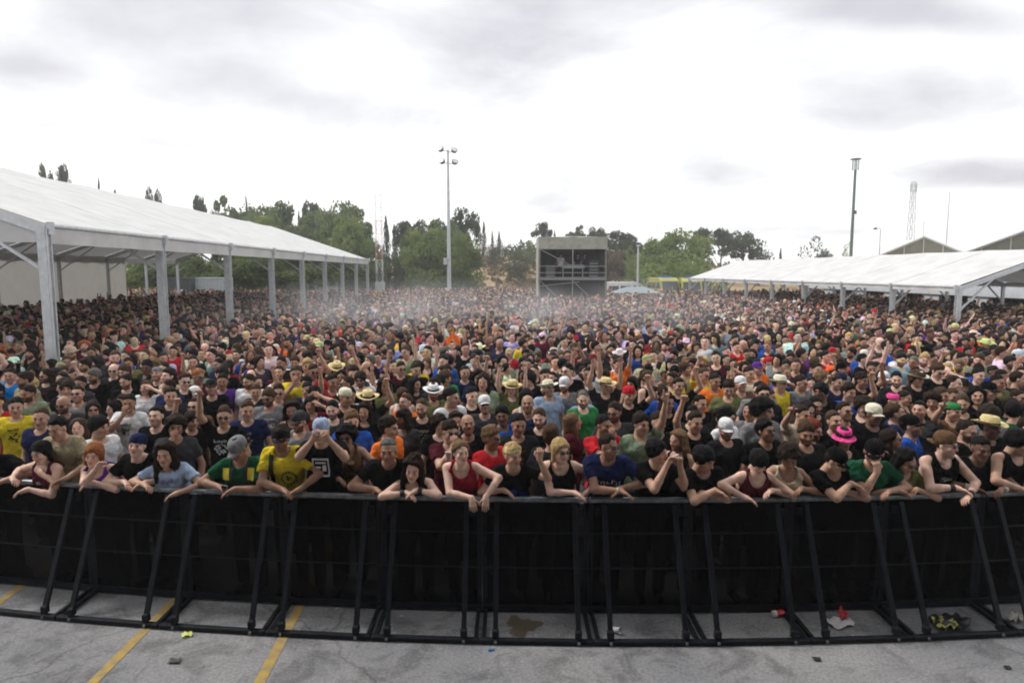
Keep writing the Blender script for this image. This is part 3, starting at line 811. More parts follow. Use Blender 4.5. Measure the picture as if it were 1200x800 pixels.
# x, y head pixel; sex; skin; hair, colour; hat; shades; top, colour; head yaw, pitch; dy; L wrist, R wrist (px, py, offset in depth from the rail); hints; label; short anchor
FR = [
 dict(p=(-14, 524), s='m', k='mid', hr=('short', 'dark'), t=('tee', 'black'), y=(.1, .2, 0), dy=.12, L=(-30, 566, 0), R=(8, 562, -.04), lab='man in black at the far end of the barrier beside the black-haired woman in maroon', a='man at barrier end'),
 dict(p=(48, 530), s='f', k='pale', hr=('bob', 'black'), t=('tank', 'maroon'), y=(-.15, .25, -.12), ty=-.35, dy=-.02, L=(14, 560, -.06), R=(33, 573, -.13), lab='pale woman with black bobbed hair stretching both bare arms along the barrier', a='bob-haired woman'),
 dict(p=(68, 502), s='m', k='mid', hr=('short', 'black'), t=('tee', 'khaki'), y=(-.1, .25, 0), dy=.16, L=(60, 562, -.03), R=(78, 560, .0), lab='man in khaki t-shirt leaning over the barrier behind the black-haired woman in maroon', a='khaki t-shirt man'),
 dict(p=(110, 533), s='f', k='pale', hr=('bob', 'ginger'), t=('tank', 'purple'), y=(.2, .1, .1), dy=.02, L=(113, 549, -.12), R=(110, 568, -.06), hl=(-.6, -.3, -1), lab='ginger-haired girl in purple top holding one hand to her mouth', a='ginger girl'),
 dict(p=(161, 522), s='m', k='pale', hr=('short', 'dark'), hat=('backcap', 'navy'), t=('tee', 'black'), y=(.15, -.15, .1), dy=.1, L=(146, 571, 0), R=(172, 572, .02), lab='man in backwards navy cap and plain black t-shirt looking up at the stage', a='backwards-cap man'),
 dict(p=(194, 532), s='f', k='mid', hr=('longcurly', 'dark'), t=('tee', 'pale blue'), y=(.1, .1, 0), dy=.02, L=(170, 574, -.06), R=(209, 577, -.1), lab='woman with long dark wavy hair in a pale blue and white patterned top', a='wavy-haired woman'),
 dict(p=(279, 526), s='m', k='tan', hr=('short', 'dark'), hat=('cap', 'grey'), t=('tee', 'dark green'), y=(-.25, .5, 0), dy=.04, L=(257, 570, -.03), R=(276, 576, -.08), lab='man in grey cap and green jersey with yellow shoulders, looking down at his phone', a='green-jersey man'),
 dict(p=(329, 514), s='m', k='tan', hr=('messy', 'dark'), hat=('cap', 'charcoal'), t=('tee', 'yellow'), y=(.05, .15, 0), dy=.04, L=(332, 577, -.06), R=(352, 575, -.02), hl=(-1, -.2, -.5), lab='man in dark cap and bright yellow t-shirt with a round green emblem', a='yellow-shirted man'),
 dict(p=(376, 505), s='m', k='mid', hr=('short', 'dark'), hat=('cap', 'pale blue'), t=('tee', 'black'), y=(0, 0, 0), dy=.12, L=(366, 516, -.14), R=(387, 517, -.14), hl=(-1, -.3, -1.2), hr_=(1, -.3, -1.2), ld=(.5, -.3, .8), rd=(-.5, -.3, .8), curl=.9, lab='man in pale blue cap photographing the stage with a compact camera', a='photographer'),
 dict(p=(406, 512), s='f', k='tan', hr=('curly', 'black'), sh=1, t=('tank', 'brown'), y=(0, 0, 0), dy=.42, L=(395, 560, .2), R=(425, 556, .2), lab='woman in sunglasses and brown patterned top standing just behind the photographer in the pale cap', a='woman in brown top'),
 dict(p=(455, 528), s='m', k='tan', hr=('crop', 'grey'), t=('tee', 'black'), y=(0, .1, 0), dy=.06, L=(440, 573, -.02), R=(458, 576, .02), hl=(-1, -.4, -.5), lab='smiling man with cropped greying hair and black t-shirt, forearms folded on the rail', a='greying cropped-hair man'),
 dict(p=(484, 549), s='f', k='pale', hr=('longcurly', 'dark'), t=('tank', 'black'), y=(0, .25, .1), dy=-.02, L=(476, 577, -.08), R=(489, 574, -.06), hl=(-1, -.3, -.1), hr_=(1, -.3, -.1), lab='brown-haired woman in black tank top resting crossed forearms with dark wristbands on the rail', a='wristband woman'),
 dict(p=(540, 530), s='f', k='pale', hr=('bun', 'lightbrown'), t=('tank', 'dark red'), y=(.4, -.05, 0), dy=-.02, L=(553, 583, -.17), R=(569, 582, -.17), ld=(.15, -.3, -1), rd=(0, -.3, -1), hl=(-1, 0, -.3), hr_=(1, 0, .2), lab='light-haired woman in red tank top dangling both arms over the barrier', a='red-top woman'),
 dict(p=(601, 534), s='f', k='mid', hr=('messy', 'blonde'), hat=('bandana', 'straw'), t=('tee', 'black'), y=(.55, 0, 0), dy=.04, L=(590, 574, -.0), R=(632, 538, -.1), hr_=(1, -.2, -1), rd=(.1, -.1, 1), rc=1.2, lab='woman in yellow headscarf and black and blue top raising her clenched fist', a='yellow-headscarf woman'),
 dict(p=(657, 528), s='f', k='pale', hr=('bob', 'blonde'), sh=1, t=('tank', 'black'), y=(.45, .05, 0), dy=.04, L=(673, 577, -.06), R=(690, 575, .02), hl=(-1, -.4, -.8), lab='blonde woman in sunglasses and black sleeveless top leaning on the barrier', a='blonde in sunglasses'),
 dict(p=(713, 523), s='m', k='tan', hr=('crop', 'dark'), sh=1, t=('tee', 'navy'), y=(.75, .05, 0), dy=.04, L=(727, 575, -.05), R=(728, 572, .0), hl=(-1, -.4, -.6), hr_=(1, -.4, -.6), lab='man in navy t-shirt with white lettering, arms folded on the rail', a='navy-shirt man'),
 dict(p=(770, 529), s='m', k='mid', hr=('bowl', 'black'), t=('tee', 'black'), y=(.85, 0, 0), ty=.3, dy=.04, L=(781, 546, -.12), R=(797, 546, -.08), hl=(-.3, -.4, -1), hr_=(.4, -.3, -1), curl=.9, lab='man with black bowl-cut hair holding a small silver camera up before his face', a='bowl-cut man'),
 dict(p=(825, 538), s='m', k='mid', hr=('bowl', 'black'), t=('tee', 'black'), y=(.7, .35, 0), ty=.2, dy=.02, L=(838, 574, -.05), R=(822, 577, -.0), hl=(-1, -.4, -.4), hr_=(1, -.4, -.4), lab='black-haired man in plain black t-shirt looking sideways over crossed forearms', a='man with crossed forearms'),
 dict(p=(889, 541), s='f', k='pale', hr=('bowl', 'black'), t=('tank', 'maroon'), y=(.1, .65, 0), dy=-.04, L=(872, 582, -.13), R=(905, 574, -.06), hl=(-1, -.1, .2), lab='pale woman in maroon vest bowing her head between outstretched bare arms', a='bowed pale woman'),
 dict(p=(925, 536), s='f', k='tan', hr=('curly', 'dark'), t=('tank', 'beige'), y=(-.2, .55, 0), dy=.02, L=(915, 574, -.04), R=(940, 572, -.02), lab='curly dark-haired woman in beige lace top with her head bowed', a='lace-top woman'),
 dict(p=(979, 540), s='m', k='mid', hr=('short', 'dark'), hat=('cap', 'black'), t=('tee', 'black'), y=(.75, .45, 0), ty=.25, dy=.0, L=(997, 566, -.06), R=(990, 576, -.03), hl=(-1, -.5, -.5), lab='man in black cap bending down low over folded arms below the pink hat', a='bending black-cap man'),
 dict(p=(1024, 530), s='m', k='mid', hr=('short', 'dark'), hat=('cap', 'black'), t=('tee', 'dark green'), y=(-.55, .35, .1), dy=.02, L=(1028, 553, -.1), R=(1042, 575, -.02), hl=(-.2, -.4, -1), ld=(-.1, .1, 1), lc=1.2, lab='man in black cap and dark green t-shirt propping his chin on his fist', a='chin-propping man'),
 dict(p=(1062, 540), s='f', k='mid', hr=('long', 'black'), sh=1, t=('tee', 'olive'), y=(.3, .45, 0), dy=.06, L=(1052, 574, 0), R=(1074, 573, 0), lab='long black-haired woman in sunglasses and olive patterned top bent behind the rail', a='olive-top woman'),
 dict(p=(1108, 521), s='m', k='pale', hr=('short', 'brown'), hat=('backcap', 'brown'), sh=1, t=('tank', 'black'), y=(.65, .05, 0), ty=.2, dy=.06, L=(1120, 571, -.05), R=(1136, 581, -.12), hl=(-1, -.4, -.6), fat=1.15, lab='broad man in backwards brown cap, sunglasses and black tank top', a='brown-cap man'),
 dict(p=(1149, 526), s='m', k='dark', hr=('short', 'black'), t=('tee', 'black'), y=(-.1, .1, 0), dy=.14, L=(1140, 572, .02), R=(1174, 573, -.06), lab='dark-skinned man in black t-shirt with a wristband on his extended arm', a='wristband man in black'),
 dict(p=(1193, 518), s='m', k='mid', hr=('bowl', 'black'), t=('tank', 'black'), y=(.8, .3, 0), ty=.2, dy=.08, L=(1196, 576, -.06), R=(1218, 572, -.02), hl=(-1, -.4, -.3), lab='dark-haired man in black vest at the frame-edge end of the barrier past the brown-capped man', a='bare-armed man in vest'),
]
FRW = []
for i, d in enumerate(FR):
    X0 = at_y(*d['p'], 6.6).x; Y0 = rail_y(X0)
    hp = at_y(d['p'][0], d['p'][1], Y0 + .03 + d.get('dy', .05))
    ty = d.get('ty', 0.0)
    neck = Vector((hp.x, hp.y + .065, hp.z - .145)); py = max(Y0 + .27, neck.y + .04); dz = math.sqrt(max(.1, .5 ** 2 - (py - neck.y) ** 2))
    pel = Vector((hp.x * .995, py, neck.z - dz))
    arm = {}
    for key, q in (('L', -1), ('R', 1)):
        x, y, o = d[key]; t = at_y(x, y, rail_y(at_y(x, y, 6.5).x) + o)
        if y > 566 and o > -.1: t.z = max(t.z, RAILZ + .045)
        A = dict(t=tuple(t), hint=d.get('hl' if q < 0 else 'hr_', (q * 1.0, .1, -.35)), curl=d.get('lc' if q < 0 else 'rc', d.get('curl', .4)), n=(0, -.5, -1))
        if ('ld' if q < 0 else 'rd') in d: A['dir'] = d['ld' if q < 0 else 'rd']; A['n'] = (0, 1, 0) if A['dir'][2] > 0 else (0, 1, -.2)
        elif y > 555: A['dir'] = (-q * .75, -.55, -.22)
        arm[key] = A
    fg = figure(d['s'], tuple(neck), tuple(pel), ty, d['y'][0], d['y'][1], d['y'][2], tuple(hp), arm['L'], arm['R'], d['t'][0], h=.0135, hh=.0085, wr=.011, beard=1 if d['s'] == 'm' and i % 2 else 0, jaw=1 + .05 * (i % 3 - 1), fat=d.get('fat', 1), seed=i)
    base = (pel.x, pel.y + .02, 0)
    hat = d.get('hat', (None, None))
    root, _ = assemble(fg, base, skin=d['k'], shirt=C[d['t'][1]], top=d['t'][0], legs=JEANS[i % 4], hair=d['hr'][0], haircol=d['hr'][1], hat=hat[0], hatcol=hat[1], shades=d.get('sh'), hairseed=i, hh=.009)
    tag(root, d['lab'], 'person', 'people leaning on the barrier')
    FRW.append((d, fg, root, base, hp))
    P = fg['P']; sV, sQ = fg['shirt']
    if i == 7:   # round emblem and backpack strap
        qs = [(.5 + .42 * math.cos(t) - .07, .5 + .42 * math.sin(t) - .07, .5 + .42 * math.cos(t) + .07, .5 + .42 * math.sin(t) + .07) for t in np.linspace(0, 2 * math.pi, 15)[:-1]] + [(.35, .3, .5, .7), (.5, .42, .66, .56)]
        stick(root, sV, sQ, P(.5, .06, .1), .16, .16, qs, cmat('green_print', (.02, .09, .03)), base=base)
        stick(root, sV, sQ, P(.72, -.1, .1), .045, .34, [(0, 0, 1, 1)], cmat('strap_black', (.01, .01, .01)), 'backpack_strap', base, off=.009)
    if i == 6:
        stick(root, sV, sQ, P(.83, -.125, .1), .08, .12, [(0, 0, 1, 1)], cmat('yellow_print', (.6, .5, .03)), 'shoulder_patch', base)
        stick(root, sV, sQ, P(.83, .125, .1), .08, .12, [(0, 0, 1, 1)], cmat('yellow_print', (.6, .5, .03)), 'shoulder_patch', base)
        stick(root, sV, sQ, P(.7, -.075, .1), .04, .3, [(0, 0, 1, 1)], cmat('strap_black', (.01, .01, .01)), 'backpack_strap', base, off=.009)
        stick(root, sV, sQ, P(.7, .075, .1), .04, .3, [(0, 0, 1, 1)], cmat('strap_black', (.01, .01, .01)), 'backpack_strap', base, off=.009)
    if i == 8:
        stick(root, sV, sQ, P(.58, 0, .1), .17, .2, [(0, .9, 1, 1), (0, 0, 1, .1), (0, .1, .08, .9), (.92, .1, 1, .9), (.18, .7, .82, .8), (.18, .45, .5, .55), (.6, .3, .82, .62), (.18, .2, .5, .3)], cmat('white_print', (.6, .6, .6)), base=base)
    if i == 15:
        q = [(.02, .35, .1, .75), (.1, .35, .17, .42), (.1, .55, .15, .62), (.1, .7, .17, .77), (.22, .3, .27, .65), (.27, .6, .36, .68), (.34, .3, .39, .62), (.44, .35, .5, .7), (.5, .5, .56, .57), (.5, .35, .58, .41), (.62, .4, .67, .85), (.67, .75, .76, .82), (.8, .1, .85, .6), (.85, .05, .93, .14), (.92, .1, .97, .7)]
        stick(root, sV, sQ, P(.6, 0, .1), .26, .09, q, cmat('white_print', (.6, .6, .6)), base=base)
        stick(root, sV, sQ, P(.45, 0, .1), .2, .03, [(k / 9, 0, k / 9 + .06, 1) for k in range(9)], cmat('faint_print', (.12, .13, .16)), base=base)
    if i == 23: stick(root, sV, sQ, P(.62, 0, .1), .2, .05, stroke_quads(4, 9, 2), cmat('faint_print2', (.3, .3, .3)), base=base)
    if i == 5: stick(root, sV, sQ, P(.55, 0, .1), .3, .3, stroke_quads(5, 7, 7), cmat('violet_print', (.12, .14, .3)), base=base)
    if i == 9: stick(root, sV, sQ, P(.6, 0, .1), .24, .3, stroke_quads(9, 7, 8), cmat('sand_print', (.3, .2, .1)), base=base)
    if i == 13: stick(root, sV, sQ, P(.4, .05, .1), .2, .25, [(0, 0, .45, 1), (.55, .2, 1, .9)], cmat('blue_print', (.02, .06, .4)), base=base)
    if i == 22: stick(root, sV, sQ, P(.6, 0, .1), .28, .36, stroke_quads(11, 7, 8), cmat('camo_print', (.22, .17, .09)), base=base)
    if i in (11, 23, 24, 15):   # wristbands
        for q, Sh, El, Wr, dd, nn, A in fg['arms']:
            if i in (24, 15) and q > 0 and i == 15: continue
            m = MB(); b3 = Vector(base); a = Vector(Wr + (El - Wr) * .08) - b3; b_ = Vector(Wr + (El - Wr) * (.26 if i != 15 else .14)) - b3; m.tube([a, b_], .0345, 12)
            m.build('wristband', cmat('wristband_black', (.01, .01, .012)) if i in (11, 23) else cmat('wristband_pale', (.5, .5, .45)), root, True)


def held(name, M, mb, mat, label, cat):
    o = mb.build(name, mat); o.matrix_world = M; bevel(o, .004, 2); return tag(o, label, cat)
# things in hands
def compact_camera(c, yaw, label, body):
    root = empty('compact_camera', c, label, 'camera', None, yaw)
    o = MB().box((0, 0, 0), (.1, .03, .062)).build('camera_body', body, root); bevel(o, .006, 2)
    m = MB(); m.tube([(0.012, -.012, 0), (0.012, -.035, 0)], [.024, .021], 16); m.build('lens', LENS, root, True)
    MB().box((-.03, -.012, .036), (.022, .014, .01)).build('flash', cmat('flash_white', (.6, .6, .6)), root)
f9 = FRW[8]; hp = f9[4]
compact_camera((hp.x + .005, hp.y - .155, hp.z - .005), 0, 'black compact camera held to the eyes of the man in the pale blue cap', cmat('camera_black', (.015, .015, .017), rough=.4))
hp = FRW[16][4]
compact_camera((hp.x + .155, hp.y - .12, hp.z - .03), .9, 'small silver camera held up by the man with the bowl-cut hair', cmat('camera_silver', (.5, .5, .52), rough=.3, metal=.6))
hw = FRW[6][1]['arms'][0]
o = MB().box((0, 0, 0), (.058, .012, .11)).build('mobile_phone', cmat('phone_grey', (.35, .38, .42), rough=.3)); bevel(o, .004, 2)
o.location = Vector(hw[3] + hw[4] * .09) + Vector((0, 0, .035)); o.rotation_euler = (1.0, .3, .4)
MB().box((0, -.0065, .005), (.05, .002, .085)).build('phone_screen', cmat('screen_dark', (.02, .03, .04), rough=.1), o)
tag(o, 'grey mobile phone in the hand of the man in the green jersey', 'phone')
# ================================================================== people further back: posed prototypes, each copied as an individual
def A(t, hint, curl=.4, **k): return dict(t=t, hint=hint, curl=curl, **k)
POSE = {
 'down': (None, None), 'down2': (None, None),
 'fist_r': (None, A((.24, -.16, 1.83), (1, -.2, -.3), 1.25, dir=(.0, -.15, 1), n=(0, -1, 0))),
 'fist_l': (A((-.20, -.2, 1.88), (-1, -.2, -.3), 1.25, dir=(.1, -.2, 1), n=(0, -1, 0)), None),
 'horns': (None, A((.22, -.22, 1.92), (1, -.2, -.3), 1.0, dir=(0, -.1, 1), n=(0, -1, 0), horns=True)),
 'point': (A((-.34, -.34, 1.74), (-1, 0, -.5), .8, dir=(-.5, -.5, .5), n=(0, -.3, -1), point=True), None),
 'up2': (A((-.22, -.12, 1.9), (-1, 0, -.1), .2, dir=(.1, -.1, 1), n=(0, -1, 0)), A((.22, -.12, 1.92), (1, 0, -.1), .2, dir=(-.1, -.1, 1), n=(0, -1, 0))),
 'clap': (A((-.05, -.3, 1.5), (-1, -.2, -.6), .1, dir=(.1, -.3, 1), n=(1, 0, 0)), A((.05, -.3, 1.5), (1, -.2, -.6), .1, dir=(-.1, -.3, 1), n=(-1, 0, 0))),
 'crossed': (A((.08, -.24, 1.2), (-1, 0, -.6), .3, dir=(1, .1, .1), n=(0, 1, 0)), A((-.08, -.22, 1.15), (1, 0, -.6), .3, dir=(-1, .1, .1), n=(0, 1, 0))),
 'mouth': (A((.02, -.2, 1.47), (-.7, -.4, -1), .6, dir=(.1, .2, 1), n=(0, 1, 0)), None),
 'brow': (None, A((.13, -.12, 1.6), (1, -.3, -.3), .3, dir=(-.7, .1, .6), n=(0, .4, -1))),
}
PPH = {'down': '', 'down2': '', 'fist_r': 'fist raised', 'fist_l': 'fist raised', 'horns': 'raising a horns sign', 'point': 'arm flung out pointing', 'up2': 'both arms up', 'clap': 'hands clasped at chin',
       'crossed': 'arms folded', 'mouth': 'hand at mouth', 'brow': 'shading eyes'}
PR = {}


def proto(sex, pose, top, v=0):
    k = (sex, pose, top, v)
    if k not in PR:
        Lh, Rh = POSE[pose]; r = random.Random(hash((sex, top, v)) % 97 + len(pose))
        nk = 1.44 if sex == 'm' else 1.38
        sc = nk / 1.44
        f2 = lambda a: None if a is None else dict(a, t=tuple(c * sc for c in a['t']))
        yw, pt = {('m', 0): (.3, .05), ('m', 1): (-.35, .12), ('m', 2): (.05, -.18), ('m', 3): (.6, .1), ('m', 4): (-.6, -.02), ('m', 5): (.1, .3), ('f', 0): (-.25, .08), ('f', 1): (.4, -.08), ('f', 2): (-.5, .15)}.get((sex, v), (.1, .0))
        fg = figure(sex, (0, -.0, nk), (0, .0, nk - .5), 0, yw, pt, .09 * math.sin(v * 2.4 + 1), None, f2(Lh), f2(Rh), top, h=.0225, hh=.0115, beard=2 if (sex == 'm' and v == 1) else (1 if v == 2 else 0), seed=len(PR), wr=.010, fat=1.0 + .12 * (v == 2))
        V, Q, T = fg['body']
        ms = {'body': mesh_np('body', V, Q, (SKIN,), None, T), 'shirt': mesh_np('shirt', *fg['shirt'], (CLOTH,)), 'trousers': mesh_np('trousers', *fg['trousers'], (CLOTH,))}
        b = bvh_of(*fg['shirt'])
        ms['print'] = [project_patch(b, fg['P'](.62, 0, .1), .2, .2, stroke_quads(len(PR) * 3 + j, 6, 6)).mesh('shirt_print', None, True) for j in (0, 1)]
        PR[k] = (fg, ms)
    return PR[k]


# photo pixel of the head, sex, skin, hair, colour, hat, hat colour, sunglasses, shirt, pose, turn, print
HAND = """
12 440 m mid short dark - - 0 bright_blue down 0 0
-4 472 m mid short dark - - 0 red down 0 0
33 461 m tan short dark - - 0 sage_green down 10 0
19 477 m mid short black - - 0 yellow down 15 1
48 490 m mid receding brown - - 0 navy down 0 0
54 440 m mid long dark - - 1 charcoal down 0 1
74 474 m tan - - - - 1 dark_grey down 25 0
91 462 m mid short dark - - 1 grey down 10 0
110 441 m tan messy grey - - 0 black down 0 1
133 434 m pale - - - - 1 charcoal down 0 0
115 480 f mid bob dark - - 1 black down 10 0
116 500 m mid bowl black - - 0 white down 60 0
146 472 m tan short black - - 0 white mouth 0 1
171 454 f pale long brown - - 0 white brow 10 0
183 488 m pale short black - - 0 black down 0 0
200 464 m mid short dark - - 0 charcoal crossed 15 0
206 500 m tan curly dark - - 0 dark_grey mouth 10 0
203 412 m mid short dark - - 0 red down 0 1
184 438 m mid - - beanie grey 0 black down 0 0
248 454 m mid short dark cap charcoal 0 black down 20 0
268 447 m tan short black - - 0 purple down 0 1
284 447 m mid short dark - - 0 white down 0 0
264 488 m mid short brown - - 1 black fist_l 0 1
289 481 m mid short brown - - 0 navy down 10 1
277 417 m mid short dark - - 0 blue down 0 0
315 466 m tan messy brown - - 1 grey down 15 1
390 448 m tan short black - - 0 dark_red crossed 20 1
327 437 m mid short dark - - 0 maroon down 0 1
326 460 m mid short dark - - 1 black down 0 0
391 480 m pale short black - - 0 dark_grey down 25 0
412 494 m pale messy lightbrown - - 0 blue down 10 0
350 494 m mid short dark cap dark_grey 1 grey down 5 0
456 502 m mid messy dark - - 0 orange down 60 0
426 482 f mid longcurly dark - - 0 black down 10 0
451 452 m tan dreads black - - 0 olive down 10 0
508 460 m tan messy dark straw white 0 olive down 30 0
494 478 m mid crop brown - - 0 black down 15 1
528 506 m mid messy dark - - 1 maroon mouth 10 0
548 497 m tan - - - - 0 black down 10 0
568 474 m mid short dark cap white 1 dark_grey down 5 0
553 464 m pale short black - - 0 black down 10 0
600 455 f pale long blonde straw straw 0 olive up2 0 0
643 455 m mid short dark straw cream 0 pale_blue down 20 0
661 451 m mid short dark cap white 0 grey down 0 0
608 498 m tan short black - - 0 charcoal down -5 1
632 490 m pale short brown - - 0 black down 10 0
646 512 m mid messy brown - - 0 charcoal down 150 0
672 494 f mid long lightbrown - - 0 maroon down 75 0
683 468 m pale crop grey - - 0 green down 20 0
713 498 m tan short black - - 0 red mouth 20 0
737 463 m mid short dark backcap red 0 black fist_r 0 0
710 452 m mid short dark straw straw 0 charcoal up2 0 0
724 428 m mid short dark - - 0 orange horns 0 0
750 497 m mid messy dark - - 0 sage_green horns 10 0
769 495 m mid short dark - - 0 charcoal down 0 0
782 472 m tan longcurly dark - - 0 black down 5 0
816 495 m mid short dark - - 0 black fist_l 0 0
862 503 m mid short dark cap white 1 charcoal down 20 0
895 505 m tan messy black - - 1 black down 20 0
932 508 m tan messy brown - - 0 charcoal down 10 0
961 504 m mid messy red - - 0 black down 60 0
981 514 f mid bob dark bucket pink 0 black down 20 0
868 450 m mid short dark cap white 0 brown down 5 1
878 438 m mid short dark - - 0 cream down 0 0
888 432 m mid short dark cap purple 0 orange down 10 0
916 450 m mid short dark fedora cream 0 yellow down 30 0
937 449 m mid short dark - - 1 grey down 20 1
838 447 m tan short dark - - 0 orange down 0 0
776 460 m mid short dark - - 0 blue down 170 0
996 482 m mid short dark - - 1 charcoal down 10 0
1017 486 m dark short black cap cream 0 black down 0 0
1049 484 m mid short brown - - 0 navy down 70 0
1068 499 m mid short dark cap black 0 blue down 45 0
1045 514 f mid long dark - - 1 black down 30 0
1086 481 m mid short black - - 0 dark_grey down -50 0
1115 482 m mid short dark beanie green 0 brown point 0 0
1133 505 m mid receding dark - - 1 black down 45 0
1160 501 m dark short black straw straw 0 black down 10 0
1150 487 m mid curly dark - - 0 grey down 160 0
1188 482 m mid bowl black - - 0 dark_green down 120 0
1075 444 m mid curly brown straw cream 0 black down 0 0
1036 444 m mid short dark cap white 0 grey down 10 0
1046 470 f mid short dark beanie pink 0 black down 40 0
1010 446 m tan messy dark - - 0 black fist_r 10 0
980 448 m mid short dark - - 0 navy point 10 0
940 486 m mid short dark - - 0 beige point 10 0
585 440 m mid short dark - - 0 black fist_l 0 0
470 432 m mid short dark - - 1 maroon fist_l 10 0
345 425 m mid messy brown - - 0 white fist_r 0 0
795 452 m mid short dark - - 0 black fist_r 0 0
545 437 m mid receding dark - - 0 navy fist_r 0 0
500 425 f pale bob lightbrown - - 0 black up2 0 0
""".strip().splitlines()
people = []      # dicts: X, Y, h(head z), sc, ...
for ln in HAND:
    a = ln.split(); g = lambda s: None if s == '-' else s
    x, y = float(a[0]), float(a[1]); sex = a[2]
    hz = 1.605 if sex == 'm' else 1.545
    pos = at_z(x, y, hz)
    people.append(dict(x=x, y=y, X=pos.x, Y=pos.y, sex=sex, skin=a[3], hair=g(a[4]), hc=g(a[5]) or 'dark', hat=g(a[6]), hatc=(g(a[7]) or '').replace('_', ' '), sh=a[8] == '1', shirt=a[9].replace('_', ' '), pose=a[10], turn=R(float(a[11])), pr=a[12] == '1', hand=True, sc=1.0))
front = [dict(X=b[0], Y=b[1]) for (_, _, _, b, _) in FRW]
# keep hand-placed people apart
for it in range(60):
    for i, p in enumerate(people):
        p['Y'] = max(p['Y'], rail_y(p['X']) + .72)
        for q in people[i + 1:] + front:
            dx, dy = p['X'] - q['X'], p['Y'] - q['Y']; dd = math.hypot(dx, dy)
            if dd < .43:
                k = (.43 - dd) / 2; ux, uy = (dx / (dd + 1e-6), dy / (dd + 1e-6)); ux *= .35
                p['X'] += ux * k; p['Y'] += abs(uy) * k * 1.2 if q in front else uy * k
                if q not in front: q['X'] -= ux * k; q['Y'] -= uy * k
SHIRTP = [('black', 46), ('charcoal', 15), ('dark grey', 8), ('navy', 8), ('grey', 7), ('white', 7), ('red', 4), ('dark red', 2), ('maroon', 3), ('blue', 3), ('green', 1.5), ('olive', 2), ('sage green', 1), ('orange', 1.2), ('yellow', 1.5), ('brown', 2), ('khaki', 2), ('beige', 1.5), ('pale blue', 2), ('purple', 1.2)]
def pick(tab, r): return r.choices([t[0] for t in tab], [t[1] for t in tab])[0]
def rand_person(r):
    fem = r.random() < .24
    p = dict(sex='f' if fem else 'm', skin=pick([('pale', 3), ('mid', 6), ('tan', 3), ('dark', .4)], r), shirt=pick(SHIRTP, r), hand=False, turn=r.gauss(0, .48), pr=r.random() < .3, sh=r.random() < .2, sc=r.gauss(1, .04))
    p['hair'] = pick([('long', 5), ('longcurly', 3), ('bob', 3), ('pony', 3), ('curly', 1)], r) if fem else pick([('short', 9), ('messy', 5), ('crop', 3), ('bowl', 2), ('long', 1), ('longcurly', 1), ('curly', 1), (None, .7), ('receding', 1)], r)
    p['hc'] = pick([('black', 6), ('dark', 8), ('brown', 3), ('lightbrown', .9), ('blonde', .5), ('ginger', .2), ('grey', .3)], r)
    p['hat'], p['hatc'] = None, ''
    if r.random() < .09:
        p['hat'] = pick([('cap', 5), ('backcap', 2), ('straw', 2.2), ('fedora', 1), ('beanie', 1), ('bandana', 1)], r)
        p['hatc'] = 'straw' if p['hat'] == 'straw' else pick([('black', 3), ('white', 2), ('charcoal', 2), ('red', 1), ('navy', 1), ('cream', 2), ('green', .5)], r)
        if not fem and p['hair'] not in ('long', 'longcurly'): p['hair'] = 'short'
        if fem: p['hair'] = 'long'
    p['pose'] = pick([('down', 30), ('fist_r', 2.2), ('fist_l', 2.2), ('horns', 1.2), ('up2', 1.2), ('clap', 1.5), ('crossed', 2), ('mouth', 1.5), ('brow', 1)], r)
    if abs(p['turn']) > 1.2: p['turn'] = 0
    return p
# dart throwing over the whole field, nearest first
cell = {}
def ok(X, Y, dmin):
    i, j = int(X // .7), int(Y // .7)
    for a in (-1, 0, 1):
        for b in (-1, 0, 1):
            for (u, v) in cell.get((i + a, j + b), ()):
                if (u - X) ** 2 + ((v - Y) * 1.15) ** 2 < dmin * dmin: return False
    return True
def put(X, Y): cell.setdefault((int(X // .7), int(Y // .7)), []).append((X, Y))
for p in people: put(p['X'], p['Y'])
for p in front: put(p['X'], p['Y'])
hpx = [(p['x'], p['y'], p['Y']) for p in people]
blocked = []      # posts and towers, filled below: (x0, x1, y0, y1)
TOWER_Y = 47.0
TX0, TX1 = at_y(631, 330, TOWER_Y).x, at_y(711, 330, TOWER_Y).x
blocked.append((TX0 - .3, TX1 + .3, TOWER_Y - .4, TOWER_Y + 4.6))
def far_edge(X, Y):
    px = 600 + F * X / Y
    return 62 + 3 * math.sin(px * .013) + (6 if 420 < px < 620 else 0)
fill = []
r2 = random.Random(11)
Y = 7.2
while Y < 68:
    step = .22 if Y < 16 else .34
    dmin = .46 if Y < 14 else (.50 if Y < 25 else .52)
    hw = Y * .80 + 3.2
    n = int(2 * hw / .13)
    for _ in range(n):
        X = r2.uniform(-hw, hw); YY = Y + r2.uniform(0, step)
        if YY < rail_y(X) + .74 or YY > far_edge(X, YY) + r2.gauss(0, 1.0): continue
        if any(a < X < b and c < YY < d for a, b, c, d in blocked): continue
        if not ok(X, YY, dmin * r2.uniform(.85, 1.1)): continue
        if YY < 15:
            qx, qy = to_px((X, YY, 1.62)); hs = .24 * F / YY
            if any(abs(qx - a) < hs * .72 and -hs * .9 < (qy - b) < hs * 1.25 and YY < c + .1 for a, b, c in hpx): continue
        put(X, YY); fill.append((X, YY))
    Y += step
fill.sort(key=lambda t: t[1])
inview = [f for f in fill if -70 < to_px((f[0], f[1], 1.6))[0] < 1270]
NIND = 300 - len(people) - len(FRW)
ind = inview[:NIND]; indset = set(ind)
LIM = ind[-1][1]
rest = [f for f in fill if f not in indset and True]
print('people', len(FRW), len(people), len(ind), 'rest', len(rest), 'individuals out to', round(LIM, 1))
rp = random.Random(5)
for (X, Yv) in ind:
    p = rand_person(rp); p['X'], p['Y'] = X, Yv; people.append(p)
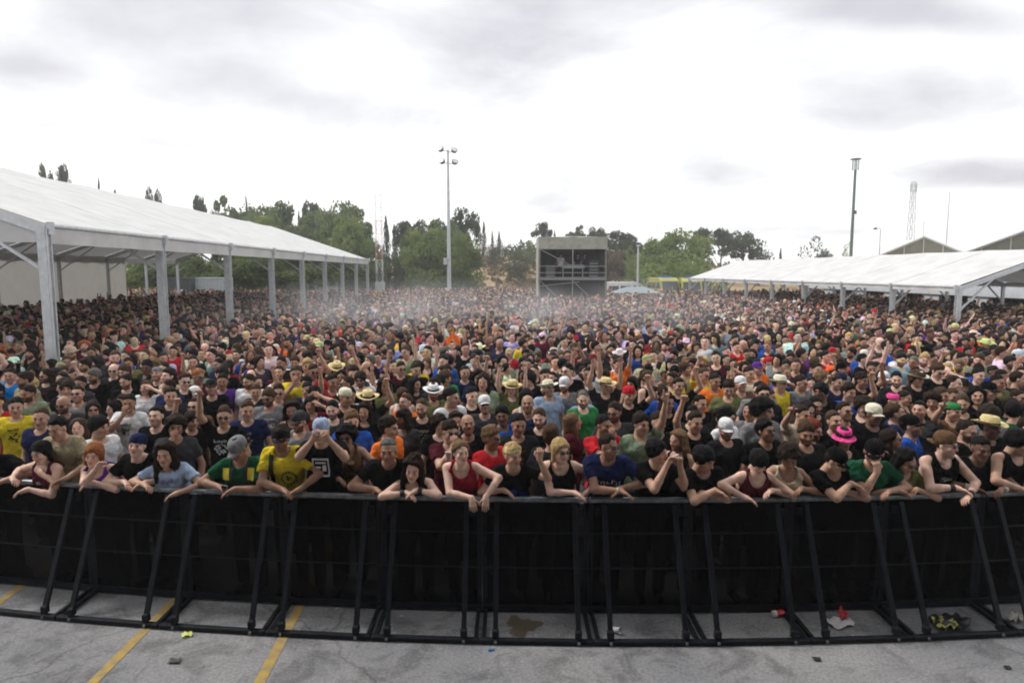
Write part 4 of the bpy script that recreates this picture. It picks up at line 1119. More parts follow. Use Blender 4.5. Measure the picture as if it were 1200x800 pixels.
people.sort(key=lambda p: p['Y'])
HW = {'short': 'short', 'crop': 'cropped', 'messy': 'tousled', 'bowl': 'bowl-cut', 'long': 'long', 'longcurly': 'long wavy', 'curly': 'curly', 'dreads': 'long dreadlocked', 'pony': 'tied-back', 'bob': 'bobbed', 'receding': 'thinning', 'bun': 'pinned-up'}
HCW = {'lightbrown': 'light brown', 'dark': 'dark brown', 'red': 'reddish'}
HATW = {'cap': 'cap', 'backcap': 'backwards cap', 'straw': 'straw hat', 'fedora': 'brimmed hat', 'bucket': 'bucket hat', 'beanie': 'beanie', 'bandana': 'bandana'}
ORD = ['second', 'third', 'fourth', 'fifth', 'sixth', 'seventh', 'eighth', 'ninth', 'tenth', 'eleventh', 'twelfth', 'thirteenth', 'fourteenth', 'fifteenth']
used = set(); nclash = 0
fpx = [(to_px(hp)[0], d['a']) for (d, _, _, _, hp) in FRW]
for n, p in enumerate(people):
    top = 'tee' if p['sex'] == 'm' else ('tank' if (n % 2) else 'tee')
    pose = p['pose'] if p['sex'] == 'm' or p['pose'] in ('down', 'up2', 'fist_r', 'clap', 'mouth', 'brow') else 'down'
    v = ((n % 6 if not p['hand'] else n % 3) if pose == 'down' else 0) if p['sex'] == 'm' else (n % 3 if pose == 'down' else 0)
    if p['hair'] is None: v = v if v else 0
    fg, ms = proto(p['sex'], pose, top, v)
    hl = fg['head'].translation; c, s_ = math.cos(p['turn']), math.sin(p['turn'])
    root, _ = assemble(fg, (0, 0, 0), skin=p['skin'], shirt=C[p['shirt']], top=top, legs=JEANS[n % 4], hair=p['hair'], haircol=p['hc'], hat=p['hat'], hatcol=p['hatc'], shades=p['sh'], hairseed=n % 3, hh=.014, meshes=ms, shoes=False)
    sc = p['sc']
    if p['hand']:
        # head lands where the photograph has it
        hpz = at_y(p['x'], p['y'], p['Y']); sc = min(1.10, max(.9, hpz.z / (hl.z)))
    root.location = (p['X'] - (hl.x * c - hl.y * s_) * sc, p['Y'] - (hl.x * s_ + hl.y * c) * sc, 0); root.rotation_euler = (0, 0, p['turn']); root.scale = (sc, sc, sc)
    if p['pr']:
        pm = ms['print'][n % 2]
        if len(pm.polygons): 
            o = bpy.data.objects.new('shirt_print', pm); COL.objects.link(o); o.parent = root
            if not pm.materials: pm.materials.append(CLOTH)
            o.color = (*(C[['grey', 'white', 'dark red', 'beige'][n % 4]] if C[p['shirt']][0] + C[p['shirt']][1] < .5 else C['charcoal']), 1)
    px = to_px((p['X'], p['Y'], 1.6))[0]
    order = sorted(fpx, key=lambda t: abs(t[0] - px))
    row = ORD[min(len(ORD) - 1, int((p['Y'] - rail_y(p['X']) - .45) / .62))]
    wd = 'man' if p['sex'] == 'm' else 'woman'
    gw = 't-shirt' if top == 'tee' else 'tank top'
    hd = (p['hatc'] + ' ' if p['hatc'] != 'straw' else '') + HATW[p['hat']] if p['hat'] else ('bald head' if p['hair'] is None else HW[p['hair']] + ' ' + HCW.get(p['hc'], p['hc']) + ' hair')
    ex = [PPH[pose]] if PPH[pose] else (['in sunglasses'] if p['sh'] else (['printed shirt'] if p['pr'] else (['turned away'] if p['turn'] > 1.8 else [])))
    for a in order[:6]:
        lab = f"{p['shirt']} {gw} {wd}, {hd}, {ex[0] + ', ' if ex else ''}{row} row behind {a[1]}"
        if len(lab.split()) > 15: lab = lab.replace(' in sunglasses,', '').replace(' printed shirt,', '').replace(' turned away,', '')
        if len(lab.replace('-', ' ').split()) > 16: lab = lab.replace('t-shirt ', '').replace('tank top ', '')
        if lab not in used: break
        nclash += 1
    if len(lab.split()) > 14: lab = lab.replace(' t-shirt', '').replace(' tank top', '')
    if len(lab.replace('-', ' ').split()) > 16: lab = lab.replace(' row behind', ' behind')
    if len(re.findall(r"[A-Za-z']+", lab)) > 16 and ex: lab = lab.replace(' ' + ex[0] + ',', '')
    if lab in used:
        print('dup', lab)
    used.add(lab)
    tag(root, lab, 'person', 'concert crowd standing behind the front row')
print('clashes', nclash, 'protos', len(PR), 'longest', max(len(l.replace('-', ' ').split()) for l in used), round(time.time() - T0, 1))

# ---- things carried above the crowd
m = MB(); m.lathe([(.028, 0), (.032, .03), (.04, .11), (.041, .112), (.038, .11), (.03, .012)], 14)
o = m.build('plastic_cup', cmat('cup_plastic', (.6, .55, .45), rough=.3), None, True); o.location = at_y(526, 541, 7.0); tag(o, 'clear plastic beer cup held up beside the woman in the red tank top', 'cup')

# ---- the rest of the crowd as one mass: posed figures set on points
VARS = bpy.data.collections.new('crowd_figures')
def far_variant(i, sex, pose, top, hair, hat, yw):
    Lh, Rh = POSE[pose]; nk = 1.44 if sex == 'm' else 1.38; sc = nk / 1.44
    f2 = lambda a: None if a is None else dict(a, t=tuple(c * sc for c in a['t']))
    fg = figure(sex, (0, 0, nk), (0, 0, nk - .5), 0, yw * 1.6, .15 * math.sin(i * 2.3), .12 * math.sin(i * 1.7), None, f2(Lh), f2(Rh), top, h=.034, hh=.019, seed=i, fingers=False, beard=2 if i % 4 == 1 else 0)
    Vs, Qs, Ms, Ts, off = [], [], [], [], 0
    def addp(V, Q, m, T=None):
        nonlocal off
        for q in (Q if isinstance(Q, list) else [Q]):
            if len(q): Qs.append(np.asarray(q) + off); Ms.append(np.full(len(q), m))
        Vs.append(V); Ts.append(T if T is not None else np.ones((len(V), 3))); off += len(V)
    addp(fg['body'][0], fg['body'][1], 0, fg['body'][2]); addp(*fg['shirt'], 1); addp(*fg['trousers'], 2)
    M = np.array(fg['head'])
    if hair:
        V, Q = make_hair(hair, .024, i); addp(V @ M[:3, :3].T + M[:3, 3], Q, 3)
    if hat:
        for n, mb in WEAR[hat]:
            V = np.array([tuple(v) for v in mb.v]); q4 = np.array([f for f in mb.f if len(f) == 4], np.int32)
            addp(V @ M[:3, :3].T + M[:3, 3], q4, 4)
    me = mesh_np('far_figure', np.concatenate(Vs), Qs, (SKIN_I, CLOTH_I, LEG_I, HAIR_I, HAT_I), np.concatenate(Ms), np.concatenate(Ts))
    o = bpy.data.objects.new('far_figure_%02d' % i, me); VARS.objects.link(o); return o
FV = [('m', 'down', 'tee', 'short', None, .2), ('m', 'down', 'tee', 'messy', None, -.3), ('m', 'down', 'tee', 'crop', None, .5), ('m', 'down', 'tee', 'short', None, -.1), ('f', 'down', 'tank', 'long', None, .2),
      ('m', 'down', 'tee', 'bowl', None, .3), ('f', 'down', 'tee', 'longcurly', None, -.3), ('m', 'down', 'tee', 'longcurly', None, .0), ('f', 'down', 'tee', 'bob', None, .1), ('m', 'crossed', 'tee', 'short', None, .1),
      ('m', 'fist_r', 'tee', 'short', None, .1), ('m', 'horns', 'tee', 'messy', None, .0), ('m', 'fist_l', 'tee', 'short', None, .1), ('m', 'up2', 'tee', 'short', None, .0), ('f', 'up2', 'tank', 'long', None, .0), ('m', 'clap', 'tee', 'short', None, 0),
      ('m', 'down', 'tee', 'short', 'cap', .1), ('m', 'down', 'tee', 'short', 'straw', -.1), ('m', 'down', 'tee', 'short', 'backcap', .3), ('f', 'down', 'tee', 'long', 'fedora', 0), ('m', 'down', 'tee', None, None, .2), ('m', 'down', 'tee', 'curly', None, -.2)]
WT = [9, 8, 6, 8, 5, 4, 4, 3, 4, 3, 1.0, .8, 1.0, .5, .3, .8, 2.6, .5, 1, .5, 1.5, 2]
for i, f in enumerate(FV): far_variant(i, *f)
n = len(rest); rp = random.Random(9)
me = bpy.data.meshes.new('standing_crowd'); me.vertices.add(n)
co = np.zeros((n, 3), np.float32); co[:, :2] = rest; me.vertices.foreach_set('co', co.ravel())
def attr(nm, typ, arr, f):
    a = me.attributes.new(nm, typ, 'POINT'); a.data.foreach_set(f, np.asarray(arr).ravel())
iv = rp.choices(range(len(FV)), WT, k=n)
attr('pick_figure', 'INT', np.array(iv, np.int32), 'value')
attr('turn', 'FLOAT_VECTOR', np.array([(rp.gauss(0, .03), rp.gauss(0, .03), rp.gauss(0, .5) if rp.random() > .08 else rp.uniform(-3, 3)) for _ in range(n)], np.float32), 'vector')
attr('size', 'FLOAT', np.array([min(1.12, max(.88, rp.gauss(1.0, .05))) for _ in range(n)], np.float32), 'value')
def colattr(nm, fn): attr(nm, 'FLOAT_COLOR', np.array([(*fn(), 1) for _ in range(n)], np.float32), 'color')
jit = lambda c, a: tuple(max(0.003, x * (1 + rp.uniform(-a, a))) for x in c)
colattr('skin_col', lambda: jit(SK[pick([('pale', 6), ('mid', 6), ('tan', 3), ('dark', .3)], rp)], .12))
FARP = [(c_, w_ * (.45 if c_ == 'black' else (1.5 if c_ in ('red', 'white', 'orange', 'blue', 'pale blue', 'grey') else 1))) for c_, w_ in SHIRTP]
colattr('shirt_col', lambda: jit(C[pick(FARP, rp)], .25)); colattr('hair_col', lambda: jit(HC[pick([('black', 6), ('dark', 8), ('brown', 3), ('lightbrown', .8), ('blonde', .5), ('ginger', .2), ('grey', .3)], rp)], .3))
colattr('hat_col', lambda: jit(C[pick([('black', 2), ('white', 3), ('straw', 3), ('red', 1), ('navy', 1), ('cream', 2)], rp)], .2)); colattr('leg_col', lambda: jit(JEANS[rp.randrange(4)], .3))
crowd = link('standing_crowd', me)
tag(crowd, 'dense mass of concertgoers filling the ground between the two white marquees', 'crowd', None, 'stuff')
ng = bpy.data.node_groups.new('crowd_nodes', 'GeometryNodeTree')
ng.interface.new_socket('Geometry', in_out='INPUT', socket_type='NodeSocketGeometry'); ng.interface.new_socket('Geometry', in_out='OUTPUT', socket_type='NodeSocketGeometry')
gi, go = ng.nodes.new('NodeGroupInput'), ng.nodes.new('NodeGroupOutput')
ci = ng.nodes.new('GeometryNodeCollectionInfo'); ci.inputs['Collection'].default_value = VARS; ci.inputs['Separate Children'].default_value = True; ci.inputs['Reset Children'].default_value = True
ip = ng.nodes.new('GeometryNodeInstanceOnPoints'); ip.inputs['Pick Instance'].default_value = True
def na(nm, dt):
    a = ng.nodes.new('GeometryNodeInputNamedAttribute'); a.data_type = dt; a.inputs['Name'].default_value = nm
    return next(o for o in a.outputs if o.enabled and o.name == 'Attribute')
ng.links.new(gi.outputs[0], ip.inputs['Points']); ng.links.new(ci.outputs[0], ip.inputs['Instance'])
ng.links.new(na('pick_figure', 'INT'), ip.inputs['Instance Index']); ng.links.new(na('turn', 'FLOAT_VECTOR'), ip.inputs['Rotation'])
cs = ng.nodes.new('ShaderNodeCombineXYZ'); sz = na('size', 'FLOAT')
for k in range(3): ng.links.new(sz, cs.inputs[k])
ng.links.new(cs.outputs[0], ip.inputs['Scale']); ng.links.new(ip.outputs[0], go.inputs[0])
gm = crowd.modifiers.new('crowd', 'NODES'); gm.node_group = ng
print('crowd done', round(time.time() - T0, 1))
# ================================================================== ground, hill
def sstep(a, b, x):
    t = np.clip((x - a) / (b - a), 0, 1); return t * t * (3 - 2 * t)
def terrain(x, y):
    m = 5.4 * sstep(73, 108, y) * (1 - .72 * sstep(18, 42, x)) * (1 - .75 * sstep(-12, -34, x)) + .5 * sstep(64, 90, y) * np.sin(x * .21 + 1) * np.sin(y * .17)
    return m + 3.5 * sstep(110, 220, y)
def tz(x, y): return float(terrain(np.float64(x), np.float64(y)))
# concrete apron: cracks, stains, grit
m, nt = newmat('concrete')
b = N(nt, 'ShaderNodeBsdfPrincipled'); setin(b, Roughness=.82)
b.inputs['Specular IOR Level'].default_value = .3
tcn = N(nt, 'ShaderNodeTexCoord')
def tex(kind, sc, **k):
    t = N(nt, kind); nt.links.new(tcn.outputs['Object'], t.inputs['Vector']); t.inputs['Scale'].default_value = sc
    for a, v in k.items(): t.inputs[a].default_value = v
    return t
nA = tex('ShaderNodeTexNoise', .55, Detail=6.0, Roughness=.62); nB = tex('ShaderNodeTexNoise', 38.0, Detail=4.0); nC = tex('ShaderNodeTexNoise', 2.4, Detail=5.0, Roughness=.7, Distortion=.8)
r1 = N(nt, 'ShaderNodeValToRGB'); nt.links.new(nA.outputs['Fac'], r1.inputs[0])
r1.color_ramp.elements[0].position = .32; r1.color_ramp.elements[0].color = (.15, .152, .165, 1); r1.color_ramp.elements[1].position = .68; r1.color_ramp.elements[1].color = (.265, .26, .26, 1)
mr = N(nt, 'ShaderNodeMapRange'); nt.links.new(nB.outputs['Fac'], mr.inputs[0]); setin(mr, From_Min=.3, From_Max=.7, To_Min=.72, To_Max=1.2)
mr2 = N(nt, 'ShaderNodeMapRange'); nt.links.new(nC.outputs['Fac'], mr2.inputs[0]); setin(mr2, From_Min=.38, From_Max=.52, To_Min=.62, To_Max=1.0)
vo = tex('ShaderNodeTexVoronoi', .34); vo.feature = 'DISTANCE_TO_EDGE'
wp = N(nt, 'ShaderNodeTexNoise'); nt.links.new(tcn.outputs['Object'], wp.inputs['Vector']); setin(wp, Scale=1.6, Detail=5.0)
wm = N(nt, 'ShaderNodeMixRGB'); wm.inputs[0].default_value = .38; nt.links.new(tcn.outputs['Object'], wm.inputs[1]); nt.links.new(wp.outputs['Color'], wm.inputs[2]); nt.links.new(wm.outputs[0], vo.inputs['Vector'])
mr3 = N(nt, 'ShaderNodeMapRange'); nt.links.new(vo.outputs['Distance'], mr3.inputs[0]); setin(mr3, From_Min=.001, From_Max=.005, To_Min=.68, To_Max=1.0)
def mul(a, bb, first=None):
    v = N(nt, 'ShaderNodeVectorMath', operation='SCALE'); nt.links.new(a, v.inputs[0]); nt.links.new(bb, v.inputs['Scale']); return v.outputs[0]
c = mul(mul(mul(r1.outputs[0], mr.outputs[0]), mr2.outputs[0]), mr3.outputs[0])
nt.links.new(c, b.inputs['Base Color'])
bp = N(nt, 'ShaderNodeBump'); setin(bp, Strength=.5, Distance=.01); nt.links.new(nB.outputs['Fac'], bp.inputs['Height']); nt.links.new(bp.outputs[0], b.inputs['Normal'])
finish(nt, b)
g = MB().add([(-1500, -60, 0), (1500, -60, 0), (1500, 2500, 0), (-1500, 2500, 0)], [(0, 1, 2, 3)]).build('ground', MATS['concrete']); tag(g, kind='structure')
dry = pmat('dry_grass', (.20, .15, .08), .95, scale=.35, col2=(.33, .23, .13), bump=.6, detail=9)
xs_, ys_ = np.arange(-260, 262, 4.0), np.arange(68, 330, 3.0)
Xg, Yg = np.meshgrid(xs_, ys_, indexing='ij'); Zg = terrain(Xg, Yg) + .35 * np.sin(Xg * .9) * np.sin(Yg * .8) * sstep(75, 90, Yg) + .02
V = np.stack([Xg, Yg, Zg], -1).reshape(-1, 3); ny = len(ys_)
idx = np.arange(len(xs_) * ny).reshape(len(xs_), ny)
Q = np.stack([idx[:-1, :-1], idx[1:, :-1], idx[1:, 1:], idx[:-1, 1:]], -1).reshape(-1, 4)
tag(link('hillside', mesh_np('hillside', V, Q, (dry,))), kind='structure')
# painted yellow lines
yl = pmat('yellow_paint', (.20, .17, .11), .85, scale=11, col2=(.42, .27, .05), detail=8)
def line(p0, p1, w, nm='parking_line'):
    a, b_ = at_z(*p0, 0), at_z(*p1, 0); d = (b_ - a).normalized(); n = Vector((-d.y, d.x, 0)) * w / 2; a -= d * 3; b_ += d * 6
    k = 24; vs = []
    for i in range(k + 1):
        q = a.lerp(b_, i / k); e1, e2 = rnd.uniform(.92, 1.05), rnd.uniform(.92, 1.05)
        vs += [q + n * e1 + Vector((0, 0, .004)), q - n * e2 + Vector((0, 0, .004))]
    o = MB().add(vs, [(2 * i, 2 * i + 1, 2 * i + 3, 2 * i + 2) for i in range(k)]).build(nm, yl); return tag(o, kind='structure')
line((118, 790), (186, 722), .095); line((309, 790), (347, 718), .095); line((-75, 760), (2, 703), .095)

# ================================================================== stage roof and deck (behind and above the camera)
blk = pmat('black_drape', (.012, .012, .013), .9); stl = pmat('stage_truss', (.35, .35, .36), .4, metal=.8); plyw = pmat('stage_deck_boards', (.03, .025, .02), .7)
st = empty('festival_stage', (0, -6, 0), 'large black covered concert stage facing the barrier and the crowd', 'stage')
MB().box((0, 1.0, 1.7), (17, 12.0, .2)).build('deck', plyw, st)
MB().box((0, 2.5, 8.3), (19, 13.5, .25)).build('roof', blk, st)
MB().box((0, -4.6, 4.9), (17, .15, 6.4)).build('backdrop', blk, st)
MB().box((0, 6.9, .8), (17, .06, 1.55)).build('front_skirt', blk, st)
for q in (-1, 1):
    MB().box((q * 8.6, .8, 4.9), (.12, 10.4, 6.4)).build('side_drape', blk, st)
    for yy in (-4.2, 8.8): 
        if yy < 0 or q: MB().box((q * 9.3, yy, 4.1), (.4, .4, 8.2)).build('column', stl, st)
for yy in (8.9,): MB().box((0, yy, 7.9), (18.5, .35, .35)).build('front_truss', stl, st)

# ================================================================== crowd barrier
bmet = pmat('barrier_steel', (.003, .0035, .005), .5, metal=.0, scale=14, col2=(.012, .015, .021), spec=.18, bump=.1)
bmet2 = pmat('rail_steel', (.06, .065, .07), .35, metal=.5, scale=9, col2=(.3, .32, .34), detail=6)
m, nt = newmat('black_gauze')
b = N(nt, 'ShaderNodeBsdfPrincipled'); setin(b, Roughness=.9); b.inputs['Base Color'].default_value = (.003, .003, .0035, 1); b.inputs['Specular IOR Level'].default_value = .05
t = N(nt, 'ShaderNodeBsdfTransparent'); t.inputs[0].default_value = (.9, .9, .9, 1); mxs = N(nt, 'ShaderNodeMixShader')
tcn = N(nt, 'ShaderNodeTexCoord'); nz = N(nt, 'ShaderNodeTexNoise'); nt.links.new(tcn.outputs['Object'], nz.inputs['Vector']); setin(nz, Scale=1.3, Detail=3.0)
mr = N(nt, 'ShaderNodeMapRange'); nt.links.new(nz.outputs['Fac'], mr.inputs[0]); setin(mr, From_Min=.35, From_Max=.7, To_Min=.995, To_Max=.93)
nt.links.new(mr.outputs[0], mxs.inputs[0]); nt.links.new(t.outputs[0], mxs.inputs[1]); nt.links.new(b.outputs[0], mxs.inputs[2]); finish(nt, mxs)
seam = []
for px in (-320, -180, -55, 69, 188, 312, 435, 562, 697, 823, 950, 1069, 1190, 1318, 1460):
    X = at_z(px, 745, 0).x
    for _ in range(4): X = at_y(px, 745, rail_y(X) - .6).x
    seam.append(X)
DEP = .60
BL = ['one further along, past the end of the leaning people', 'beyond the last person', 'with the man in black at its end', 'under the arms of the black-haired woman in maroon', 'below the woman in the pale blue patterned top', 'below the man in the yellow t-shirt',
      'below the photographer and the greying man', 'below the woman in the red tank top', 'below the blonde in sunglasses', 'below the man with the silver camera', 'below the bowed woman in the maroon vest', 'below the man in black cap bending low', 'below the broad man in the backwards brown cap', 'just past the bare-armed man in the black vest']
for i in range(len(seam) - 1):
    x0, x1 = seam[i], seam[i + 1]; y0, y1 = rail_y(x0), rail_y(x1)
    a, b_ = Vector((x0, y0, 0)), Vector((x1, y1, 0)); kk = (y1 - y0) / (x1 - x0)
    f = empty('crowd_barrier', (a + b_) / 2, 'black steel crowd barrier section ' + BL[i], 'barrier', 'barrier sections in front of the stage')
    h = (x1 - x0) / 2 - .0015; q3 = lambda x, y, z: Vector((x, y + kk * x, z))
    o = MB().bar(q3(-h, 0, RAILZ - .02), q3(h, 0, RAILZ - .02), .062, .045).build('top_rail', bmet2, f); bevel(o, .012, 2)
    sc = MB(); nx = 12
    vs = []
    for j in range(9):
        for k in range(nx + 1):
            x = -h + 2 * h * k / nx; vs.append(q3(x, -.018 + .008 * math.sin(k * 1.9 + i) * math.sin(j * .9 + i), .05 + (RAILZ - .1) * j / 8))
    sc.add(vs, [(j * (nx + 1) + k, j * (nx + 1) + k + 1, (j + 1) * (nx + 1) + k + 1, (j + 1) * (nx + 1) + k) for j in range(8) for k in range(nx)])
    sc.build('mesh_screen', MATS['black_gauze'], f, True)
    for z in (.47, .83): MB().tube([q3(-h, -.034, z), q3(h, -.034, z)], .009, 6).build('crossbar', bmet, f)
    MB().bar(q3(-h, -.02, .05), q3(h, -.02, .05), .05, .06).build('bottom_rail', bmet, f)
    o = MB().bar(q3(-h, -DEP, .028), q3(h, -DEP, .028), .055, .05).build('front_foot_bar', bmet, f); bevel(o, .01)
    for q in (-1, 1):
        MB().box(q3(q * (h - .024), .0, (RAILZ - .04) / 2), (.045, .045, RAILZ - .05)).build('post', bmet, f)
        MB().bar(q3(q * (h - .035), -DEP + .03, .026), q3(q * (h - .035), -.04, .026), .035, .036).build('side_bar', bmet, f)
        br = MB().bar(q3(q * (h - .145), -DEP, .06), q3(q * (h - .145), -.06, RAILZ - .05), .045, .036).build('brace', bmet, f)
        k = MB(); k.box(q3(q * (h - .145), -DEP + .015, .09), (.064, .064, .08)); bevel(k.build('brace_socket', bmet, br), .01)
        MB().tube([q3(q * (h - .145), -DEP - .04, .03), q3(q * (h - .145), -DEP - .026, .03)], .014, 8).build('bolt', bmet2, f)
        MB().box(q3(q * (h - .09), -.05, RAILZ - .13), (.05, .03, .07)).build('coupling_plate', bmet, f)

# litter
def litter(name, x, y, mb, mat, label, cat, rz=0, z=.0, ry=0):
    p = at_z(x, y, 0); o = mb.build(name, mat, None, True); o.location = (p.x, p.y, z); o.rotation_euler = (0, ry, rz); return tag(o, label, cat)
def can(): m = MB(); m.lathe([(.022, -.06), (.032, -.054), (.033, .05), (.026, .06), (.02, .059)], 14); return m
def crumple(w, h, seed, n=7):
    m = MB(); r = random.Random(seed); vs = []
    for j in range(n):
        for i in range(n): vs.append(((i / (n - 1) - .5) * w + r.gauss(0, w * .03), (j / (n - 1) - .5) * w * .7 + r.gauss(0, w * .03), abs(r.gauss(h * .5, h * .3)) + .006))
    m.add(vs, [(j * n + i, j * n + i + 1, (j + 1) * n + i + 1, (j + 1) * n + i) for j in range(n - 1) for i in range(n - 1)]); return m
o = litter('drink_can', 912, 722, can(), cmat('can_red', (.5, .02, .03), rough=.3), 'crushed red drink can with a white end lying flat behind the barrier feet', 'can', .25, .034, R(90))
k = MB(); k.lathe([(.0335, -.062), (.034, -.03), (.0335, -.029)], 14); k.build('label_band', cmat('white_print', (.6, .6, .6)), o, True)
litter('paper_wrapper', 984, 731, crumple(.24, .05, 3), cmat('wrapper_white', (.5, .48, .48)), 'crumpled white wrapper under the red one between two barrier feet', 'litter', .5)
litter('paper_wrapper', 988, 727, crumple(.12, .09, 4), cmat('wrapper_red', (.45, .03, .04)), 'small red wrapper lying on the crumpled white one', 'litter', 1, .02)
litter('plastic_bag', 1113, 733, crumple(.34, .1, 5), cmat('bag_black', (.015, .015, .018), rough=.35), 'black plastic bag lying under the barrier by a yellow packet', 'bag', .1)
litter('packet', 1108, 737, crumple(.2, .05, 6), cmat('packet_yellow', (.32, .31, .07), rough=.5), 'torn yellow packet lying on the black plastic bag', 'litter', -.1, .035)
litter('paper_wrapper', 1190, 727, crumple(.16, .07, 8), cmat('wrapper_grey', (.3, .29, .26)), 'grey crumpled wrapper beneath the last barrier section', 'litter', .7)
litter('yellow_flower', 219, 745, crumple(.09, .03, 7), cmat('petal_yellow', (.55, .6, .15)), 'crushed pale yellow flower lying in front of the barrier foot bar', 'flower', .5)
k = MB(); a = at_z(219, 746, .01); b_ = at_z(204, 753, .006); k.tube([a, (a + b_) / 2 + Vector((0, 0, .006)), b_], .004, 5); o = k.build('flower_stem', cmat('stem_green', (.3, .38, .15)), None); tag(o, 'pale green plucked stem lying beside the crushed yellow flower', 'stem')
cap_ = lambda: MB().lathe([(.015, 0), (.017, .004), (.016, .014), (.012, .016)], 12)
litter('bottle_cap', 574, 762, cap_().lathe([(.012, 0), (.013, .01)], 10, c=(.03, .008, 0)), cmat('cap_blue', (.02, .12, .35)), 'blue bottle cap lying on the concrete in front of the red-topped woman', 'bottle cap')
litter('bottle_cap', 789, 757, cap_(), cmat('cap_navy', (.015, .03, .15)), 'dark blue bottle cap beside the foot bar below the man with the silver camera', 'bottle cap')
litter('paper_scrap', 834, 754, crumple(.07, .01, 12), cmat('scrap_white', (.6, .62, .62)), 'scrap of white paper just in front of the foot bar', 'litter')
litter('paper_scrap', 901, 753, crumple(.06, .012, 13), cmat('scrap_blue', (.4, .52, .6)), 'scrap of pale blue paper in front of the foot bar by the red can', 'litter')
litter('dead_leaf', 957, 773, crumple(.07, .02, 14), cmat('leaf_dark', (.02, .018, .015)), 'small dark dead leaf on the open concrete below the red can', 'leaf')
litter('dead_leaf', 1180, 783, crumple(.05, .02, 15), cmat('leaf_dark', (.02, .018, .015)), 'dark leaf fragment on the concrete near the black bag', 'leaf')
litter('dead_leaf', 205, 775, crumple(.1, .015, 16), cmat('leaf_grey', (.06, .055, .05)), 'grey shrivelled leaf between the two yellow painted lines', 'leaf')
p = at_y(723, 708, rail_y(.8) - .4); o = MB().lathe([(.022, -.04), (.03, .04), (.028, .04), (.02, -.036)], 12).build('paper_cup', cmat('white_print', (.6, .6, .6)), None, True); o.location = (p.x, p.y, .035); o.rotation_euler = (R(80), .3, .8); tag(o, 'white paper cup lying between the barrier braces below the navy-shirted man', 'cup')
r = random.Random(4)
for k, (x, y) in enumerate([(245, 712), (262, 706), (78, 705), (395, 713), (470, 722), (655, 745), (350, 738), (1000, 745)]):
    litter('cigarette_end', x, y, MB().tube([(-.015, 0, .006), (.015, 0, .006)], .005, 6), cmat('butt_white', (.55, .5, .42)), ['pale cigarette end by the yellow line behind the foot bar', 'second pale cigarette end past the yellow line, nearer the screen', 'cigarette end beside the first braces of the barrier', 'cigarette end below the photographer in the pale cap', 'cigarette end below the woman with wristbands', 'cigarette end below the blonde in sunglasses', 'cigarette end on the yellow line below the yellow-shirted man', 'cigarette end in front of the crumpled red and white wrappers'][k], 'cigarette end', None or r.uniform(0, 3))
m = MB(); vs = []; n_ = 26
c0 = at_z(612, 733, 0)
for k in range(n_):
    t = 2 * math.pi * k / n_; q = 1 + .3 * math.sin(3 * t + 1) + .18 * math.sin(7 * t) + .1 * math.sin(13 * t); vs.append((c0.x + .15 * q * math.cos(t), c0.y + .17 * q * math.sin(t), .003))
o = m.add(vs, [tuple(range(n_))]).build('wet_stain', cmat('damp_brown', (.10, .08, .055), rough=.5)); tag(o, 'brown spilt drink stain on the concrete behind the foot bar', 'stain')

